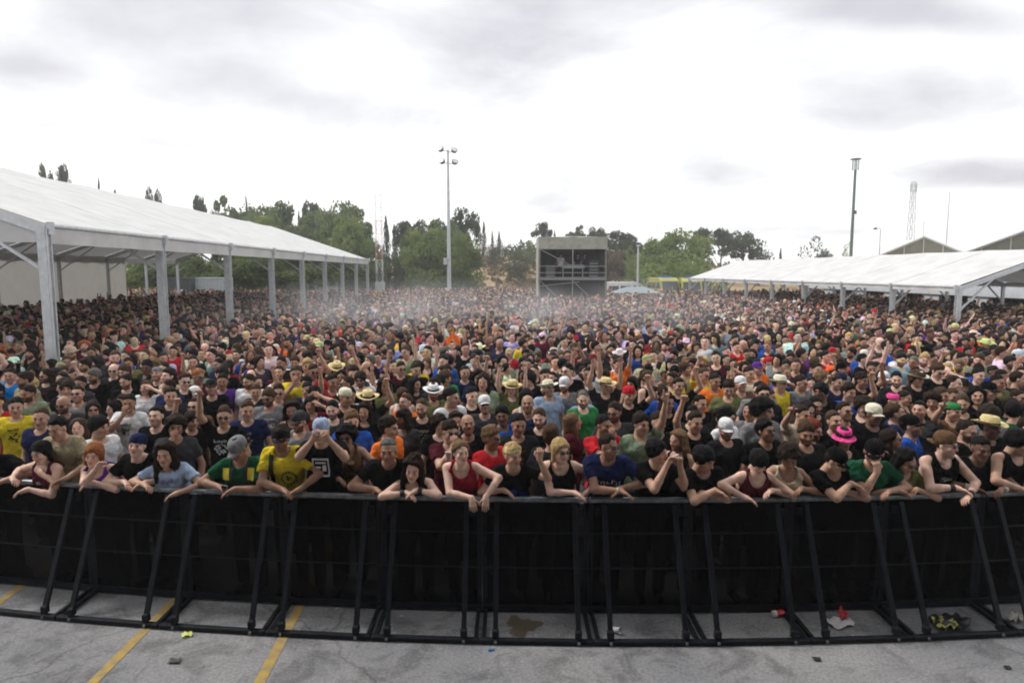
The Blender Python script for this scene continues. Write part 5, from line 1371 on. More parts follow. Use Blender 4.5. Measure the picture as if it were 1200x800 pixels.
# ================================================================== marquees
pvc = pmat('marquee_pvc', (.46, .46, .46), .5, scale=1.3, col2=(.60, .60, .595), trans=.09, spec=.3)
alu = pmat('marquee_aluminium', (.42, .44, .46), .45, metal=.3, scale=8, col2=(.58, .6, .62)); wallm = pmat('marquee_wall', (.52, .5, .45), .7, scale=1.0, col2=(.66, .64, .6), trans=.25)
darkfit = pmat('dark_fitting', (.03, .03, .035), .5)
VA = math.atan((560 - 600) / F)
def tentbuild(name, label, side, a0, nb, bay, e0, Wd, ze, zr, val, post, walls, sag=.05, ribs=2, infill=True):
    """side -1: to the left of the view axis. points: (along, lateral, z)"""
    T = empty(name, (0, 0, 0), label, 'marquee')
    d = Vector((math.sin(VA), math.cos(VA), 0)); n = Vector((math.cos(VA), -math.sin(VA), 0)) * side
    base = d * a0 + n * e0; T.location = base
    Wp = lambda a, l, z: d * a + n * l + Vector((0, 0, z))
    for i in range(nb):
        for half in (0, 1):
            m = MB(); nu, nv = 6, 5; vs = []
            for u in range(nu + 1):
                for v in range(nv + 1):
                    uu, vv = u / nu, v / nv; l = vv * Wd / 2 if half == 0 else Wd - vv * Wd / 2
                    sg = -sag * 4 * uu * (1 - uu) * (1 - .2 * vv); vs.append(Wp((i + .004 + uu * .992) * bay, l, ze + (zr - ze) * vv + sg))
            m.add(vs, [(u * (nv + 1) + v, (u + 1) * (nv + 1) + v, (u + 1) * (nv + 1) + v + 1, u * (nv + 1) + v + 1) for u in range(nu) for v in range(nv)])
            m.build('roof_panel', pvc, T, True)
        for half in (0, 1):
            l = -.03 if half == 0 else Wd + .03; m = MB(); vs = []
            for u in range(9):
                for v in range(3): vs.append(Wp((i + u / 8) * bay, l + (.02 * math.sin(u * 2.2 + i)) * v / 2, ze + .015 - val * v / 2))
            m.add(vs, [(u * 3 + v, (u + 1) * 3 + v, (u + 1) * 3 + v + 1, u * 3 + v + 1) for u in range(8) for v in range(2)]); m.build('valance', pvc, T, True)
            if half == 0 or not walls: 
                m = MB(); m.tube([Wp(i * bay, l + .03 * (1 if half else -1) * 0, ze - .04), Wp((i + 1) * bay, l, ze - .04)], .045, 6); m.build('eave_beam', alu, T)
        for v in range(1, ribs + 1):
            for half in (0, 1):
                l = Wd / 2 * v / (ribs + 1); l = l if half == 0 else Wd - l; z = ze + (zr - ze) * v / (ribs + 1) - .13
                MB().bar(Wp(i * bay, l, z), Wp((i + 1) * bay, l, z), .06).build('purlin', alu, T)
    for i in range(nb + 1):
        a = i * bay
        for half in (0, 1):
            s = 1 if half == 0 else -1; l0 = 0 if half == 0 else Wd
            m = MB(); m.bar(Wp(a, l0 + s * .08, 0), Wp(a, l0 + s * .08, ze - .05), post, post * .6)
            pst = m.build('post', alu, T)
            if half == 0:
                m = MB(); [m.bar(Wp(a + k * post * .32, l0 - .04 * s, .0), Wp(a + k * post * .32, l0 - .04 * s, ze - .1), .03) for k in (-1, 1)]; m.build('keder_rail', alu, pst)
                MB().box(Wp(a, l0 - .08 * s, ze - .1), (.13, .08, .26)).build('corner_bracket', alu, pst)
                MB().box(Wp(a, l0 + .05 * s, .02), (post * 1.5, post * 1.5, .04)).build('base_plate', alu, pst)
            MB().bar(Wp(a, l0 + s * .08, ze - .12), Wp(a, Wd / 2 + .0 * s, zr - .12), .09, .16).build('rafter', alu, T)
            k = Wd * .16; MB().bar(Wp(a, l0 + s * .1, ze - .95), Wp(a, l0 + s * k, ze + (zr - ze) * k / (Wd / 2) - .2), .06).build('knee_brace', alu, T)
        if i < nb and i % 2 == 0:
            for (u, v) in ((0, 1), (1, 0)):
                MB().tube([Wp((i + u) * bay, Wd * .12, ze + (zr - ze) * .24 - .18), Wp((i + v) * bay, Wd * .42, ze + (zr - ze) * .84 - .18)], .012, 4).build('roof_cable', darkfit, T)
    for w in walls:
        m = MB(); vs = []
        for u in range(11):
            for v in range(2): vs.append(Wp((w + .01 + u * (.098 if w < 6 else .045)) * bay, Wd - .02 + .035 * math.sin(u * 1.9), ze * v))
        m.add(vs, [(u * 2, u * 2 + 2, u * 2 + 3, u * 2 + 1) for u in range(10)]); m.build('side_wall', wallm, T, True)
    # gable infill at the near end
    zb = ze - .38; m = MB(); vs = [Wp(-.02, 0, zb), Wp(-.02, Wd, zb), Wp(-.02, Wd, ze), Wp(-.02, Wd / 2, zr), Wp(-.02, 0, ze)]
    m.add(vs, [(0, 1, 2, 3, 4)]); m.build('gable_panel', pvc, T) if infill else None
    return T, d, n, base
TL, dl, nl, bl = tentbuild('white_marquee', 'long white marquee on tall grey posts with a walled far side, beside the tree-covered bank', -1, 14.2, 8, 5.0, 8.78, 15.0, 4.37, 6.95, .42, .18, range(7), .06)
TR, dr, nr, br_ = tentbuild('white_marquee', 'low white marquee with short posts in front of the bar building and gabled halls', 1, 24.3, 8, 4.0, 18.1, 8.4, 2.86, 4.32, .24, .15, (), .04, 1, False)
# bar building beneath and behind the low marquee
white_p = pmat('booth_white', (.45, .47, .5), .6, scale=3, col2=(.56, .58, .6)); dk = pmat('dark_opening', (.02, .02, .022), .8)
bb = empty('bar_building', br_ + nr * 9.3, 'long low white bar building with dark serving hatches behind the low marquee', 'building')
for i in range(8):
    Wq = lambda a, l, z: dr * a + nr * l + Vector((0, 0, z))
    c = (i + .5) * 4; rot = Matrix.Rotation(-VA, 4, 'Z')
    def bx(a, l, z, da, dl_, dz, nm, mt, par=bb):
        m = MB(); M = Matrix.Translation(Wq(a, l, z)) @ rot; m.box((0, 0, 0), (dl_, da, dz), M); return m.build(nm, mt, par)
    bx(c, .9, .5, 3.98, .25, 1.0, 'counter', white_p); bx(c, .85, 2.35, 3.98, .2, .7, 'fascia', white_p)
    for k in (-1, 1): bx(c + k * 1.6, .95, 1.5, .75, .18, 1.0, 'wall_panel', white_p)
    bx(c, 3.0, 1.35, 3.98, .1, 2.7, 'back_wall', dk); bx(c, 2.0, 2.76, 4.0, 2.6, .1, 'roof_panel', white_p)
    if i in (0, 1, 3): bx(c, .82, 2.35, .9, .03, .3, 'loudspeaker_box', dk)
# halls behind
olive = pmat('hall_netting', (.13, .125, .09), .8, scale=4, col2=(.2, .195, .15)); hw_ = pmat('hall_roof_white', (.66, .67, .68), .6, scale=.5, col2=(.75, .75, .76)); pale = pmat('hall_rib', (.45, .44, .38), .6)
def hall(xp, yp, slope, half, D, depth, label, wz=3.5):
    pk = at_y(xp, yp, D); T = empty('gabled_hall', (pk.x, D, 0), label, 'hall', None, -math.atan2(pk.x, D)); zr = pk.z; ze = zr - slope * half
    MB().add([(-half, 0, 0), (half, 0, 0), (half, 0, ze), (0, 0, zr), (-half, 0, ze)], [(0, 1, 2, 3, 4)]).build('gable_wall', olive, T)
    for q in (-1, 1):
        MB().add([(q * (half + .3), -.4, ze - .3 * slope), (0, -.4, zr + .04), (0, depth, zr + .04), (q * (half + .3), depth, ze - .3 * slope), (q * (half + .3), -.4, ze - .3 * slope + .12), (0, -.4, zr + .16), (0, depth, zr + .16), (q * (half + .3), depth, ze - .3 * slope + .12)],
                 [(0, 1, 2, 3), (4, 7, 6, 5), (0, 4, 5, 1), (2, 6, 7, 3), (0, 3, 7, 4)]).build('roof', hw_, T)
        MB().box((q * half, depth / 2, ze / 2), (.15, depth, ze)).build('side_wall', hw_, T)
        MB().bar((q * half, -.06, ze), (0, -.06, zr), .1, .22).build('gable_rafter', pale, T)
    for k in range(-3, 4):
        x = k * half / 4; MB().bar((x, -.1, 0), (x, -.1, ze + (1 - abs(k) / 4) * (zr - ze)), .1).build('gable_rib', pale, T)
    MB().bar((-half, -.08, ze), (half, -.08, ze), .14).build('tie_beam', pale, T)
hall(1083, 278, .47, 7.5, 76, 12, 'olive netted gabled hall beneath the thin lattice mast, beyond the low marquee')
hall(1222, 264, .42, 9.0, 62, 14, 'larger olive netted gabled hall partly beyond the end of the low marquee')
wb = at_y(1140, 279, 100); T = empty('white_hall', (wb.x, 100, 0), 'plain white roofed hall standing behind the two olive gables', 'hall')
MB().box((0, 6, 3.2), (13, 12, 6.4)).build('wall', hw_, T); MB().add([(-6.8, -.3, 6.4), (6.8, -.3, 6.4), (6.2, 6, wb.z), (-6.2, 6, wb.z), (-6.8, 12.3, 6.4), (6.8, 12.3, 6.4)], [(0, 1, 2, 3), (3, 2, 5, 4), (0, 3, 4), (1, 5, 2)]).build('roof', hw_, T)

# ================================================================== mixing tower
tarp = pmat('grey_tarpaulin', (.24, .245, .21), .8, scale=2.0, col2=(.36, .36, .31), bump=.4); scaf = pmat('scaffold_tube', (.3, .3, .3), .4, metal=.6)
ztop = at_y(670, 277, TOWER_Y).z; zfl = at_y(670, 292, TOWER_Y).z; zde = at_y(670, 327, TOWER_Y).z; zra = at_y(670, 312, TOWER_Y).z
tw = empty('mixing_tower', ((TX0 + TX1) / 2, TOWER_Y, 0), 'square scaffold mixing tower draped in grey tarpaulin standing in the middle of the crowd', 'tower')
wx = (TX1 - TX0) / 2; dp = 4.0
def wavy(x0, x1, z0, z1, y, amp, nm, mt, axis=0, sagtop=.1):
    m = MB(); vs = []; n = 14
    for k in range(n + 1):
        u = k / n; x = x0 + (x1 - x0) * u
        for v in (0, 1):
            off = amp * math.sin(u * 17) * (1 - v * .5); z = z0 if v == 0 else z1 - sagtop * abs(math.sin(u * math.pi * 2))
            vs.append((x, y + off, z) if axis == 0 else (y + off, x, z))
    m.add(vs, [(2 * k, 2 * k + 2, 2 * k + 3, 2 * k + 1) for k in range(n)]); return m.build(nm, mt, tw, True)
wavy(-wx, wx, zfl, ztop, -.06, .04, 'front_flap', tarp); wavy(-wx, wx, 0, ztop, dp, .05, 'back_drape', pmat('tower_dark_drape', (.03, .03, .033), .9))
for q in (-1, 1): wavy(-.05, dp, 0, ztop, q * wx, .04, 'side_drape', tarp, 1)
MB().add([(-wx, -.05, ztop - .06), (wx, -.05, ztop - .06), (wx, dp, ztop - .06), (-wx, dp, ztop - .06), (0, dp / 2, ztop + .12)], [(0, 1, 4), (1, 2, 4), (2, 3, 4), (3, 0, 4)]).build('roof_cover', tarp, tw)
MB().box((0, dp / 2, zde), (2 * wx - .1, dp - .1, .12)).build('deck', scaf, tw)
for x in (-wx + .08, 0, wx - .08): MB().tube([(x, 0, 0), (x, 0, ztop - .1)], .04, 8).build('upright', scaf, tw)
for z in (zra, zra - .45, zde + .12): MB().tube([(-wx, 0, z), (wx, 0, z)], .03, 6).build('guard_rail', scaf, tw)
for a, b_ in (((-wx + .1, .1, zfl), (0, .1, zra)), ((-wx + .1, .1, zde - .1), (0, .1, .6)), ((wx - .1, .1, .6), (0, .1, zde - .1)), ((-wx, .12, zde - .5), (wx * .2, .12, zde - .2))): MB().tube([a, b_], .03, 6).build('diagonal_brace', scaf, tw)
ds = empty('mixing_desk', ((TX0 + TX1) / 2 + .1, TOWER_Y + 1.0, zde + .06), 'grey mixing desk standing behind the guard rail of the mixing tower', 'mixing desk')
MB().box((0, 0, .85), (1.6, .7, .14), Matrix.Rotation(.2, 4, 'X')).build('console', pmat('desk_grey', (.3, .33, .34), .5), ds)
for q in (-1, 1): MB().box((q * .7, 0, .4), (.06, .5, .8)).build('leg', scaf, ds)
for k, (dx_, lab, h) in enumerate(((-1.5, 'dark flight case rack at one side of the mixing desk', 1.0), (1.6, 'tall dark equipment rack beside the mixing desk', 1.3))):
    e_ = empty('equipment_rack', ((TX0 + TX1) / 2 + dx_, TOWER_Y + 1.3, zde + .06), lab, 'equipment rack'); MB().box((0, 0, h / 2), (.7, .7, h)).build('case', darkfit, e_)
    for j in range(5): MB().box((0, -.36, .15 + j * h * .17), (.6, .02, .08)).build('rack_unit', pmat('rack_face', (.2, .22, .24), .4) if 'rack_face' not in MATS else MATS['rack_face'], e_)
for k, (dx_, c_, lab) in enumerate(((-.7, 'white', 'sound engineer in a pale shirt at the desk of the mixing tower'), (.55, 'charcoal', 'sound engineer in a charcoal shirt on the mixing tower deck'), (1.05, 'navy', 'third engineer in navy beside the tall rack on the mixing tower'))):
    fg, ms = proto('m', 'down', 'tee', k)
    root, _ = assemble(fg, (0, 0, 0), shirt=C[c_], hair='short', haircol='dark', hh=.014, meshes=ms, shoes=False, legs=JEANS[1]); root.location = ((TX0 + TX1) / 2 + dx_, TOWER_Y + 2.0, zde + .06); tag(root, lab, 'person')

# ================================================================== masts
galv = pmat('galvanised', (.4, .42, .44), .5, metal=.3, scale=3, col2=(.52, .54, .55)); redp = pmat('mast_red', (.5, .24, .2), .6); whp = pmat('mast_white', (.7, .7, .7), .6)
p = at_y(525, 188, 60); fm = empty('floodlight_mast', (p.x, 60, 0), 'tall grey floodlight mast with four lamps rising from the crowd', 'floodlight mast')
MB().tube([(0, 0, 0), (0, 0, 7), (0, 0, p.z + .9)], [.2, .15, .09], 12).build('pole', galv, fm)
MB().box((-.3, -.1, 4.3), (.35, .25, .6)).build('control_box', galv, fm)
for (dx_, dz) in ((-.62, .95), (.55, .85), (-.5, -.1), (.6, -.15)):
    MB().bar((0, 0, p.z + dz - .15), (dx_, 0, p.z + dz - .15), .07).build('arm', galv, fm)
    M = Matrix.Translation((dx_, -.05, p.z + dz)) @ Matrix.Rotation(.5 * (1 if dx_ > 0 else -1), 4, 'Z') @ Matrix.Rotation(R(-38), 4, 'X')
    m = MB(); m.lathe([(.1, -.2), (.24, -.12), (.3, .05), (.31, .1), (.28, .1)], 14, M=M @ Matrix.Rotation(R(90), 4, 'X')); lp = m.build('lamp_housing', pmat('lamp_dark', (.1, .1, .11), .5) if 'lamp_dark' not in MATS else MATS['lamp_dark'], fm, True)
    m = MB(); m.lathe([(.27, .105), (.2, .115), (.02, .12)], 14, M=M @ Matrix.Rotation(R(90), 4, 'X')); m.build('lamp_glass', cmat('lamp_glass', (.55, .57, .6), rough=.15), lp, True)
def lattice(x, ytop, D, w, label, mats, sec=1.4, taper=1.0, name='lattice_mast', z0=0.0):
    t = at_y(x, ytop, D); T = empty(name, (t.x, D, z0), label, 'mast'); H = t.z - z0; n = max(2, int(H / sec))
    for k in range(n):
        za, zb = H * k / n, H * (k + 1) / n; wa, wb_ = w / 2 * (1 - (1 - taper) * k / n), w / 2 * (1 - (1 - taper) * (k + 1) / n); m = MB(); r_ = max(.02, w * .04)
        ca = [(sx * wa, sy * wa, za) for sx, sy in ((-1, -1), (1, -1), (1, 1), (-1, 1))]; cb_ = [(sx * wb_, sy * wb_, zb) for sx, sy in ((-1, -1), (1, -1), (1, 1), (-1, 1))]
        for j in range(4): m.tube([ca[j], cb_[j]], r_, 4); m.tube([ca[j], cb_[(j + 1) % 4]], r_ * .6, 4); m.tube([cb_[j], cb_[(j + 1) % 4]], r_ * .7, 4)
        m.build('lattice_section', mats[k % len(mats)], T)
    return T, H
T, H = lattice(443, 228, 57, .5, 'slender red and white lattice mast rising beside the end of the long marquee', [galv, galv, galv, whp, redp, whp, redp, whp, whp, redp, whp], 1.0)
MB().box((0, 0, 1.9), (.7, .7, 1.2)).build('cabinet', galv, T)
t = at_y(1003, 188, 95); T = empty('telecom_mast', (t.x, 95, 0), 'tall dark green monopole mast with an antenna cluster at its top', 'mast'); gm_ = pmat('mast_green', (.06, .1, .09), .6)
MB().tube([(0, 0, 0), (0, 0, t.z)], [.24, .17], 12).build('pole', gm_, T)
for k in range(6): a = k * math.pi / 3; MB().box((.42 * math.cos(a), .42 * math.sin(a), t.z - .7), (.15, .15, 1.3)).build('antenna', galv, T)
MB().lathe([(.7, t.z + .1), (.72, t.z + .2), (.6, t.z + .25)], 12).build('top_ring', gm_, T); 
MB().box((.25, -.15, t.z * .62), (.25, .25, .5)).build('dish_box', gm_, T)
T, H = lattice(1071, 213, 130, 1.3, 'thin grey lattice telecom mast above the olive gabled hall', [galv], 2.2, .45)
for k in range(4): a = k * 1.57 + .4; MB().box((.6 * math.cos(a), .6 * math.sin(a), H - 1.2), (.18, .18, 1.6)).build('antenna', galv, T)
def pole(name, x, yt, D, r_, label, cat='pole', mat=galv, head=None):
    t = at_y(x, yt, D); T = empty(name, (t.x, D, 0), label, cat); MB().tube([(0, 0, 0), (0, 0, t.z)], [r_, r_ * .6], 8).build('pole', mat, T)
    if head: head(T, t.z)
pole('antenna_mast', 1113, 225, 92, .09, 'very thin plain antenna mast behind the olive halls', 'mast')
pole('antenna_mast', 1083, 258, 80, .07, 'short thin mast on top of the first olive gable', 'mast')
pole('street_lamp', 1032, 268, 88, .1, 'small distant street lamp just beyond the low marquee roof', 'street lamp', galv, lambda T, z: (MB().bar((0, 0, z), (-.6, 0, z + .1), .08).build('arm', galv, T), MB().lathe([(.1, z), (.3, z - .1), (.02, z + .2)], 10, c=(-.7, 0, 0)).build('lamp_head', darkfit, T)))
pole('street_lamp', 748, 288, 66, .13, 'grey lamp pole standing right of the mixing tower before the pale green tree', 'street lamp', galv, lambda T, z: MB().box((0, -.2, z), (.25, .7, .14)).build('lamp_head', galv, T))
pole('street_lamp', 388, 281, 70, .1, 'thin white pole showing above the long marquee roof before the trees', 'street lamp', whp, lambda T, z: MB().box((0, -.2, z), (.3, .5, .12)).build('lamp_head', whp, T))
pole('flag_pole', 1031, 290, 70, .08, 'stub of a grey pole poking above the low marquee ridge', 'pole')

# ================================================================== vehicles and boxes past the crowd
glass = pmat('dark_glass', (.02, .025, .03), .1, spec=.7); tyre = pmat('tyre', (.015, .015, .015), .8); yel = pmat('ambulance_yellow', (.26, .25, .05), .4, col2=(.34, .32, .07)); vw = pmat('van_white', (.6, .6, .6), .4)
def van(x, y, D, mat, label, cat, rz=0, Lg=5.2, Hh=2.6, stripe=None):
    t = at_y(x, y, D); T = empty('parked_van', (t.x, D, 0), label, cat, None, rz); w = 1.9
    prof = [(-Lg / 2, .45), (-Lg / 2, Hh * .93), (-Lg / 2 + .15, Hh), (Lg * .2, Hh), (Lg * .32, Hh * .9), (Lg * .43, Hh * .55), (Lg / 2 - .05, Hh * .47), (Lg / 2, .5)]
    k = len(prof); vs = [(a, -w / 2, z) for a, z in prof] + [(a, w / 2, z) for a, z in prof]
    o = MB().add(vs, [tuple(range(k)), tuple(range(2 * k - 1, k - 1, -1))] + [(i, i + k, (i + 1) % k + k, (i + 1) % k) for i in range(k)]).build('body', mat, T); bevel(o, .05, 2)
    for a, b_ in ((-Lg * .42, -Lg * .2), (-Lg * .16, Lg * .06)): MB().box(((a + b_) / 2, -w / 2 - .01, Hh * .73), (b_ - a, .03, Hh * .2)).build('side_window', glass, T)
    MB().add([(Lg * .12, -w / 2 - .012, Hh * .62), (Lg * .36, -w / 2 - .012, Hh * .62), (Lg * .28, -w / 2 - .012, Hh * .84), (Lg * .12, -w / 2 - .012, Hh * .84)], [(0, 1, 2, 3)]).build('side_window', glass, T)
    MB().add([(Lg * .425, -w * .43, Hh * .58), (Lg * .425, w * .43, Hh * .58), (Lg * .335, w * .4, Hh * .87), (Lg * .335, -w * .4, Hh * .87)], [(0, 1, 2, 3)]).build('windscreen', glass, T)
    for a in (-Lg * .3, Lg * .32):
        for q in (-1, 1):
            wh = MB().tube([(a, q * (w / 2 - .12), .36), (a, q * (w / 2 + .02), .36)], .36, 18).build('wheel', tyre, T); MB().tube([(a, q * (w / 2 + .02), .36), (a, q * (w / 2 + .03), .36)], .2, 12).build('rim', galv, wh)
    if stripe:
        MB().box((-.4, -w / 2 - .015, Hh * .47), (Lg * .78, .02, .24)).build('side_stripe', stripe, T)
        MB().box((Lg * .12, 0, Hh + .09), (.3, 1.2, .16)).build('light_bar', cmat('beacon_blue', (.05, .15, .5)), T)
    for q in (-1, 1): MB().box((Lg / 2 - .02, q * w * .38, .78), (.06, .3, .18)).build('headlight', whp, T)
van(778, 327, 66, yel, 'yellow ambulance parked in front of the bright green trees', 'ambulance', -1.45, 5.0, 2.8, pmat('stripe_blue', (.05, .08, .25), .5))
van(809, 328, 65, yel, 'second yellow ambulance, parked against the corner of the low marquee', 'ambulance', -1.75, 5.0, 2.75, MATS['stripe_blue'])
van(733, 329, 70, vw, 'white van parked between the mixing tower and the ambulances', 'van', .1, 4.8, 2.3)
cont = pmat('container_dark', (.07, .08, .08), .7); contw = pmat('container_white', (.42, .46, .47), .7)
def container(x, D, Lg, Hh, mat, label, rz=0):
    t = at_y(x, 330, D); T = empty('site_container', (t.x, D, 0), label, 'container', None, rz)
    MB().box((0, 0, Hh / 2), (Lg, 2.3, Hh)).build('body', mat, T)
    for k in range(int(Lg / .3)): MB().box((-Lg / 2 + .15 + k * .3, -1.17, Hh / 2), (.12, .05, Hh - .2)).build('corrugation', mat, T)
    for z in (.05, Hh - .05): MB().box((0, -1.18, z), (Lg + .06, .1, .12)).build('frame_rail', mat, T)
container(215, 60, 2.3, 2.85, cont, 'dark grey container seen beneath the long marquee')
container(249, 61, 2.8, 2.85, contw, 'pale blue-white container next to the dark grey one')
container(386, 66, 2.2, 2.4, vw if False else contw, 'small pale cabin behind the farthest posts of the long marquee')
pv = empty('canopy', (at_y(745, 335, 54).x, 54, 0), 'low pale blue canopy standing just right of the mixing tower', 'canopy'); cpm = pmat('canopy_blue', (.2, .24, .26), .6)
zc = at_y(745, 336.5, 54).z
MB().add([(-1.9, -1.2, zc - .45), (1.9, -1.2, zc - .45), (1.9, 1.2, zc - .45), (-1.9, 1.2, zc - .45), (-.7, 0, zc + .05), (.7, 0, zc + .05)], [(0, 1, 5, 4), (1, 2, 5), (2, 3, 4, 5), (3, 0, 4)]).build('roof', cpm, pv)
for q in (-1, 1):
    for s_ in (-1, 1): MB().tube([(q * 1.85, s_ * 1.15, 0), (q * 1.85, s_ * 1.15, zc - .45)], .03, 6).build('leg', galv, pv)
hs = at_y(571, 291, 112); T = empty('white_house', (hs.x, 112, tz(hs.x, 112)), 'small white house on the hill beneath the cypresses', 'house'); hz = hs.z - tz(hs.x, 112)
MB().box((0, 0, hz * .3), (5.5, 4, max(1.5, hz) + 1)).build('wall', hw_, T); MB().add([(-3, -2.2, hz * .8), (3, -2.2, hz * .8), (3, 2.2, hz * .8), (-3, 2.2, hz * .8), (-3, 0, hz * .8 + 1), (3, 0, hz * .8 + 1)], [(0, 1, 5, 4), (2, 3, 4, 5), (0, 4, 3), (1, 2, 5)]).build('roof', pmat('house_roof', (.5, .45, .42), .8), T)
for k in (-1.5, 1.2): MB().box((k, -2.02, hz * .45), (.9, .05, .9)).build('window', glass, T)

# ================================================================== trees
def leafmat(name, c1, c2):
    m, nt = newmat(name)
    b = N(nt, 'ShaderNodeBsdfPrincipled'); setin(b, Roughness=.7); b.inputs['Specular IOR Level'].default_value = .15
    tcn = N(nt, 'ShaderNodeTexCoord'); nz = N(nt, 'ShaderNodeTexNoise'); nt.links.new(tcn.outputs['Object'], nz.inputs['Vector']); setin(nz, Scale=1.1, Detail=4.0)
    r = N(nt, 'ShaderNodeValToRGB'); nt.links.new(nz.outputs['Fac'], r.inputs[0]); r.color_ramp.elements[0].position = .35; r.color_ramp.elements[0].color = (*c1, 1); r.color_ramp.elements[1].position = .65; r.color_ramp.elements[1].color = (*c2, 1)
    nt.links.new(r.outputs[0], b.inputs['Base Color']); t = N(nt, 'ShaderNodeBsdfTranslucent'); nt.links.new(r.outputs[0], t.inputs[0]); mxs = N(nt, 'ShaderNodeMixShader'); mxs.inputs[0].default_value = .4
    nt.links.new(b.outputs[0], mxs.inputs[1]); nt.links.new(t.outputs[0], mxs.inputs[2]); finish(nt, mxs); return m
LM = {'fresh': leafmat('leaves_fresh', (.12, .16, .05), (.22, .29, .085)), 'mid': leafmat('leaves_mid', (.09, .125, .05), (.165, .215, .09)), 'pine': leafmat('needles_pine', (.05, .065, .035), (.10, .12, .065)),
      'cypress': leafmat('needles_cypress', (.025, .035, .02), (.045, .06, .035)), 'olive': leafmat('leaves_olive', (.08, .09, .05), (.14, .15, .09)), 'bare': leafmat('leaves_dry', (.14, .1, .06), (.2, .16, .1))}
bark = pmat('bark', (.08, .06, .045), .9, scale=12, col2=(.13, .1, .08))
def crown_mesh(kind, seed, mat):
    """unit-height tree: crown in z .15..1; width handled by scale"""
    r = np.random.RandomState(seed); cl = []
    if kind == 'broad':
        for k in range(46):
            a = r.rand() * 6.28; z = .28 + .62 * r.rand(); rad = .42 * math.sqrt(max(.02, 1 - ((z - .55) / .46) ** 2)) * (.35 + .65 * r.rand() ** .5); cl.append((rad * math.cos(a), rad * math.sin(a), z, .085 + .06 * r.rand()))
        n = 150
    elif kind == 'pine':
        for k in range(30):
            a = r.rand() * 6.28; z = .5 + .46 * r.rand(); rad = .4 * (.1 + .9 * r.rand() ** .6) * (1.1 - .6 * abs(z - .72) / .3); cl.append((rad * math.cos(a), rad * math.sin(a), z, .06 + .07 * r.rand()))
        n = 130
    elif kind == 'cypress':
        for k in range(30):
            z = .06 + .92 * k / 30; w = .5 * min(1, (1.02 - z) * 2.2) * min(1, .4 + z * 2); a = r.rand() * 6.28; cl.append((w * .35 * math.cos(a), w * .35 * math.sin(a), z, w * .5 + .02))
        n = 70
    else:   # bush
        for k in range(22):
            a = r.rand() * 6.28; rad = .42 * r.rand() ** .5; z = .12 + .72 * r.rand() * (1 - rad * 1.0); cl.append((rad * math.cos(a), rad * math.sin(a), z, .12 + .08 * r.rand()))
        n = 100
    P = []
    for (x, y, z, s) in cl:
        d = r.normal(size=(n, 3)); d /= np.linalg.norm(d, axis=1)[:, None]; rr = s * (.5 + .6 * r.rand(n, 1) ** .5)
        d[:, 2] *= .75 if kind != 'cypress' else 1.5 * .25
        P.append(np.array([x, y, z]) + d * rr)
    P = np.concatenate(P); m = len(P)
    u = r.normal(size=(m, 3)); u /= np.linalg.norm(u, axis=1)[:, None]; v = np.cross(u, r.normal(size=(m, 3))); v /= np.linalg.norm(v, axis=1)[:, None]
    s = (.014 + .015 * r.rand(m, 1)) * (1 if kind != 'cypress' else 1.3)
    V = np.stack([P - u * s, P + v * s * .7, P + u * s, P - v * s * .7], 1).reshape(-1, 3)
    me = mesh_np('crown', V, np.arange(m * 4).reshape(-1, 4), (mat,), smooth=False)
    return me, cl
def trunk_mesh(kind, cl, seed):
    r = random.Random(seed); m = MB(); h = {'broad': .75, 'pine': .9, 'cypress': .9, 'bush': .3}[kind]; bx_ = [(r.uniform(-.02, .02) * k, r.uniform(-.02, .02) * k, -.04 + h * k / 4) for k in range(5)]
    m.tube(bx_, [.026, .022, .017, .011, .005], 7)
    if kind in ('broad', 'pine'):
        for (x, y, z, s) in cl[::2]:
            z0 = max(.15, z - .25 - .1 * r.random()); t = (z0 + .04) / h * 4; i = min(3, int(t)); a = Vector(bx_[i]).lerp(Vector(bx_[i + 1]), min(1, t - i))
            m.tube([a, a.lerp(Vector((x, y, z)), .5) + Vector((0, 0, -.02)), (x, y, z)], [.009, .006, .003], 5)
    return m.mesh('trunk', bark, True)
TC = {}
def tree(kind, lm, seed, X, Yd, H, Wd, label, cat='tree', name=None, group=None):
    k = (kind, lm, seed)
    if k not in TC: me, cl = crown_mesh(kind, seed, LM[lm]); TC[k] = (me, trunk_mesh(kind, cl, seed))
    me, tr = TC[k]
    z0 = tz(X, Yd); root = empty(name or {'broad': 'broadleaf_tree', 'pine': 'pine_tree', 'cypress': 'cypress_tree', 'bush': 'bush'}[kind], (X, Yd, z0), label, cat, group, r2.uniform(0, 6.28))
    root.scale = (Wd, Wd, H); link('crown', me, root); link('trunk', tr, root)
def tpx(kind, lm, x, ytop, D, wpx, label, seed=0, name=None, cat='tree'):
    t = at_y(x, ytop, D); z0 = tz(t.x, D); H = (t.z - z0) / (.99 if kind != 'bush' else .85); w = wpx * D / F / (.95 if kind != 'cypress' else .9)
    tree(kind, lm, seed, t.x, D, H, w, label, cat, name)
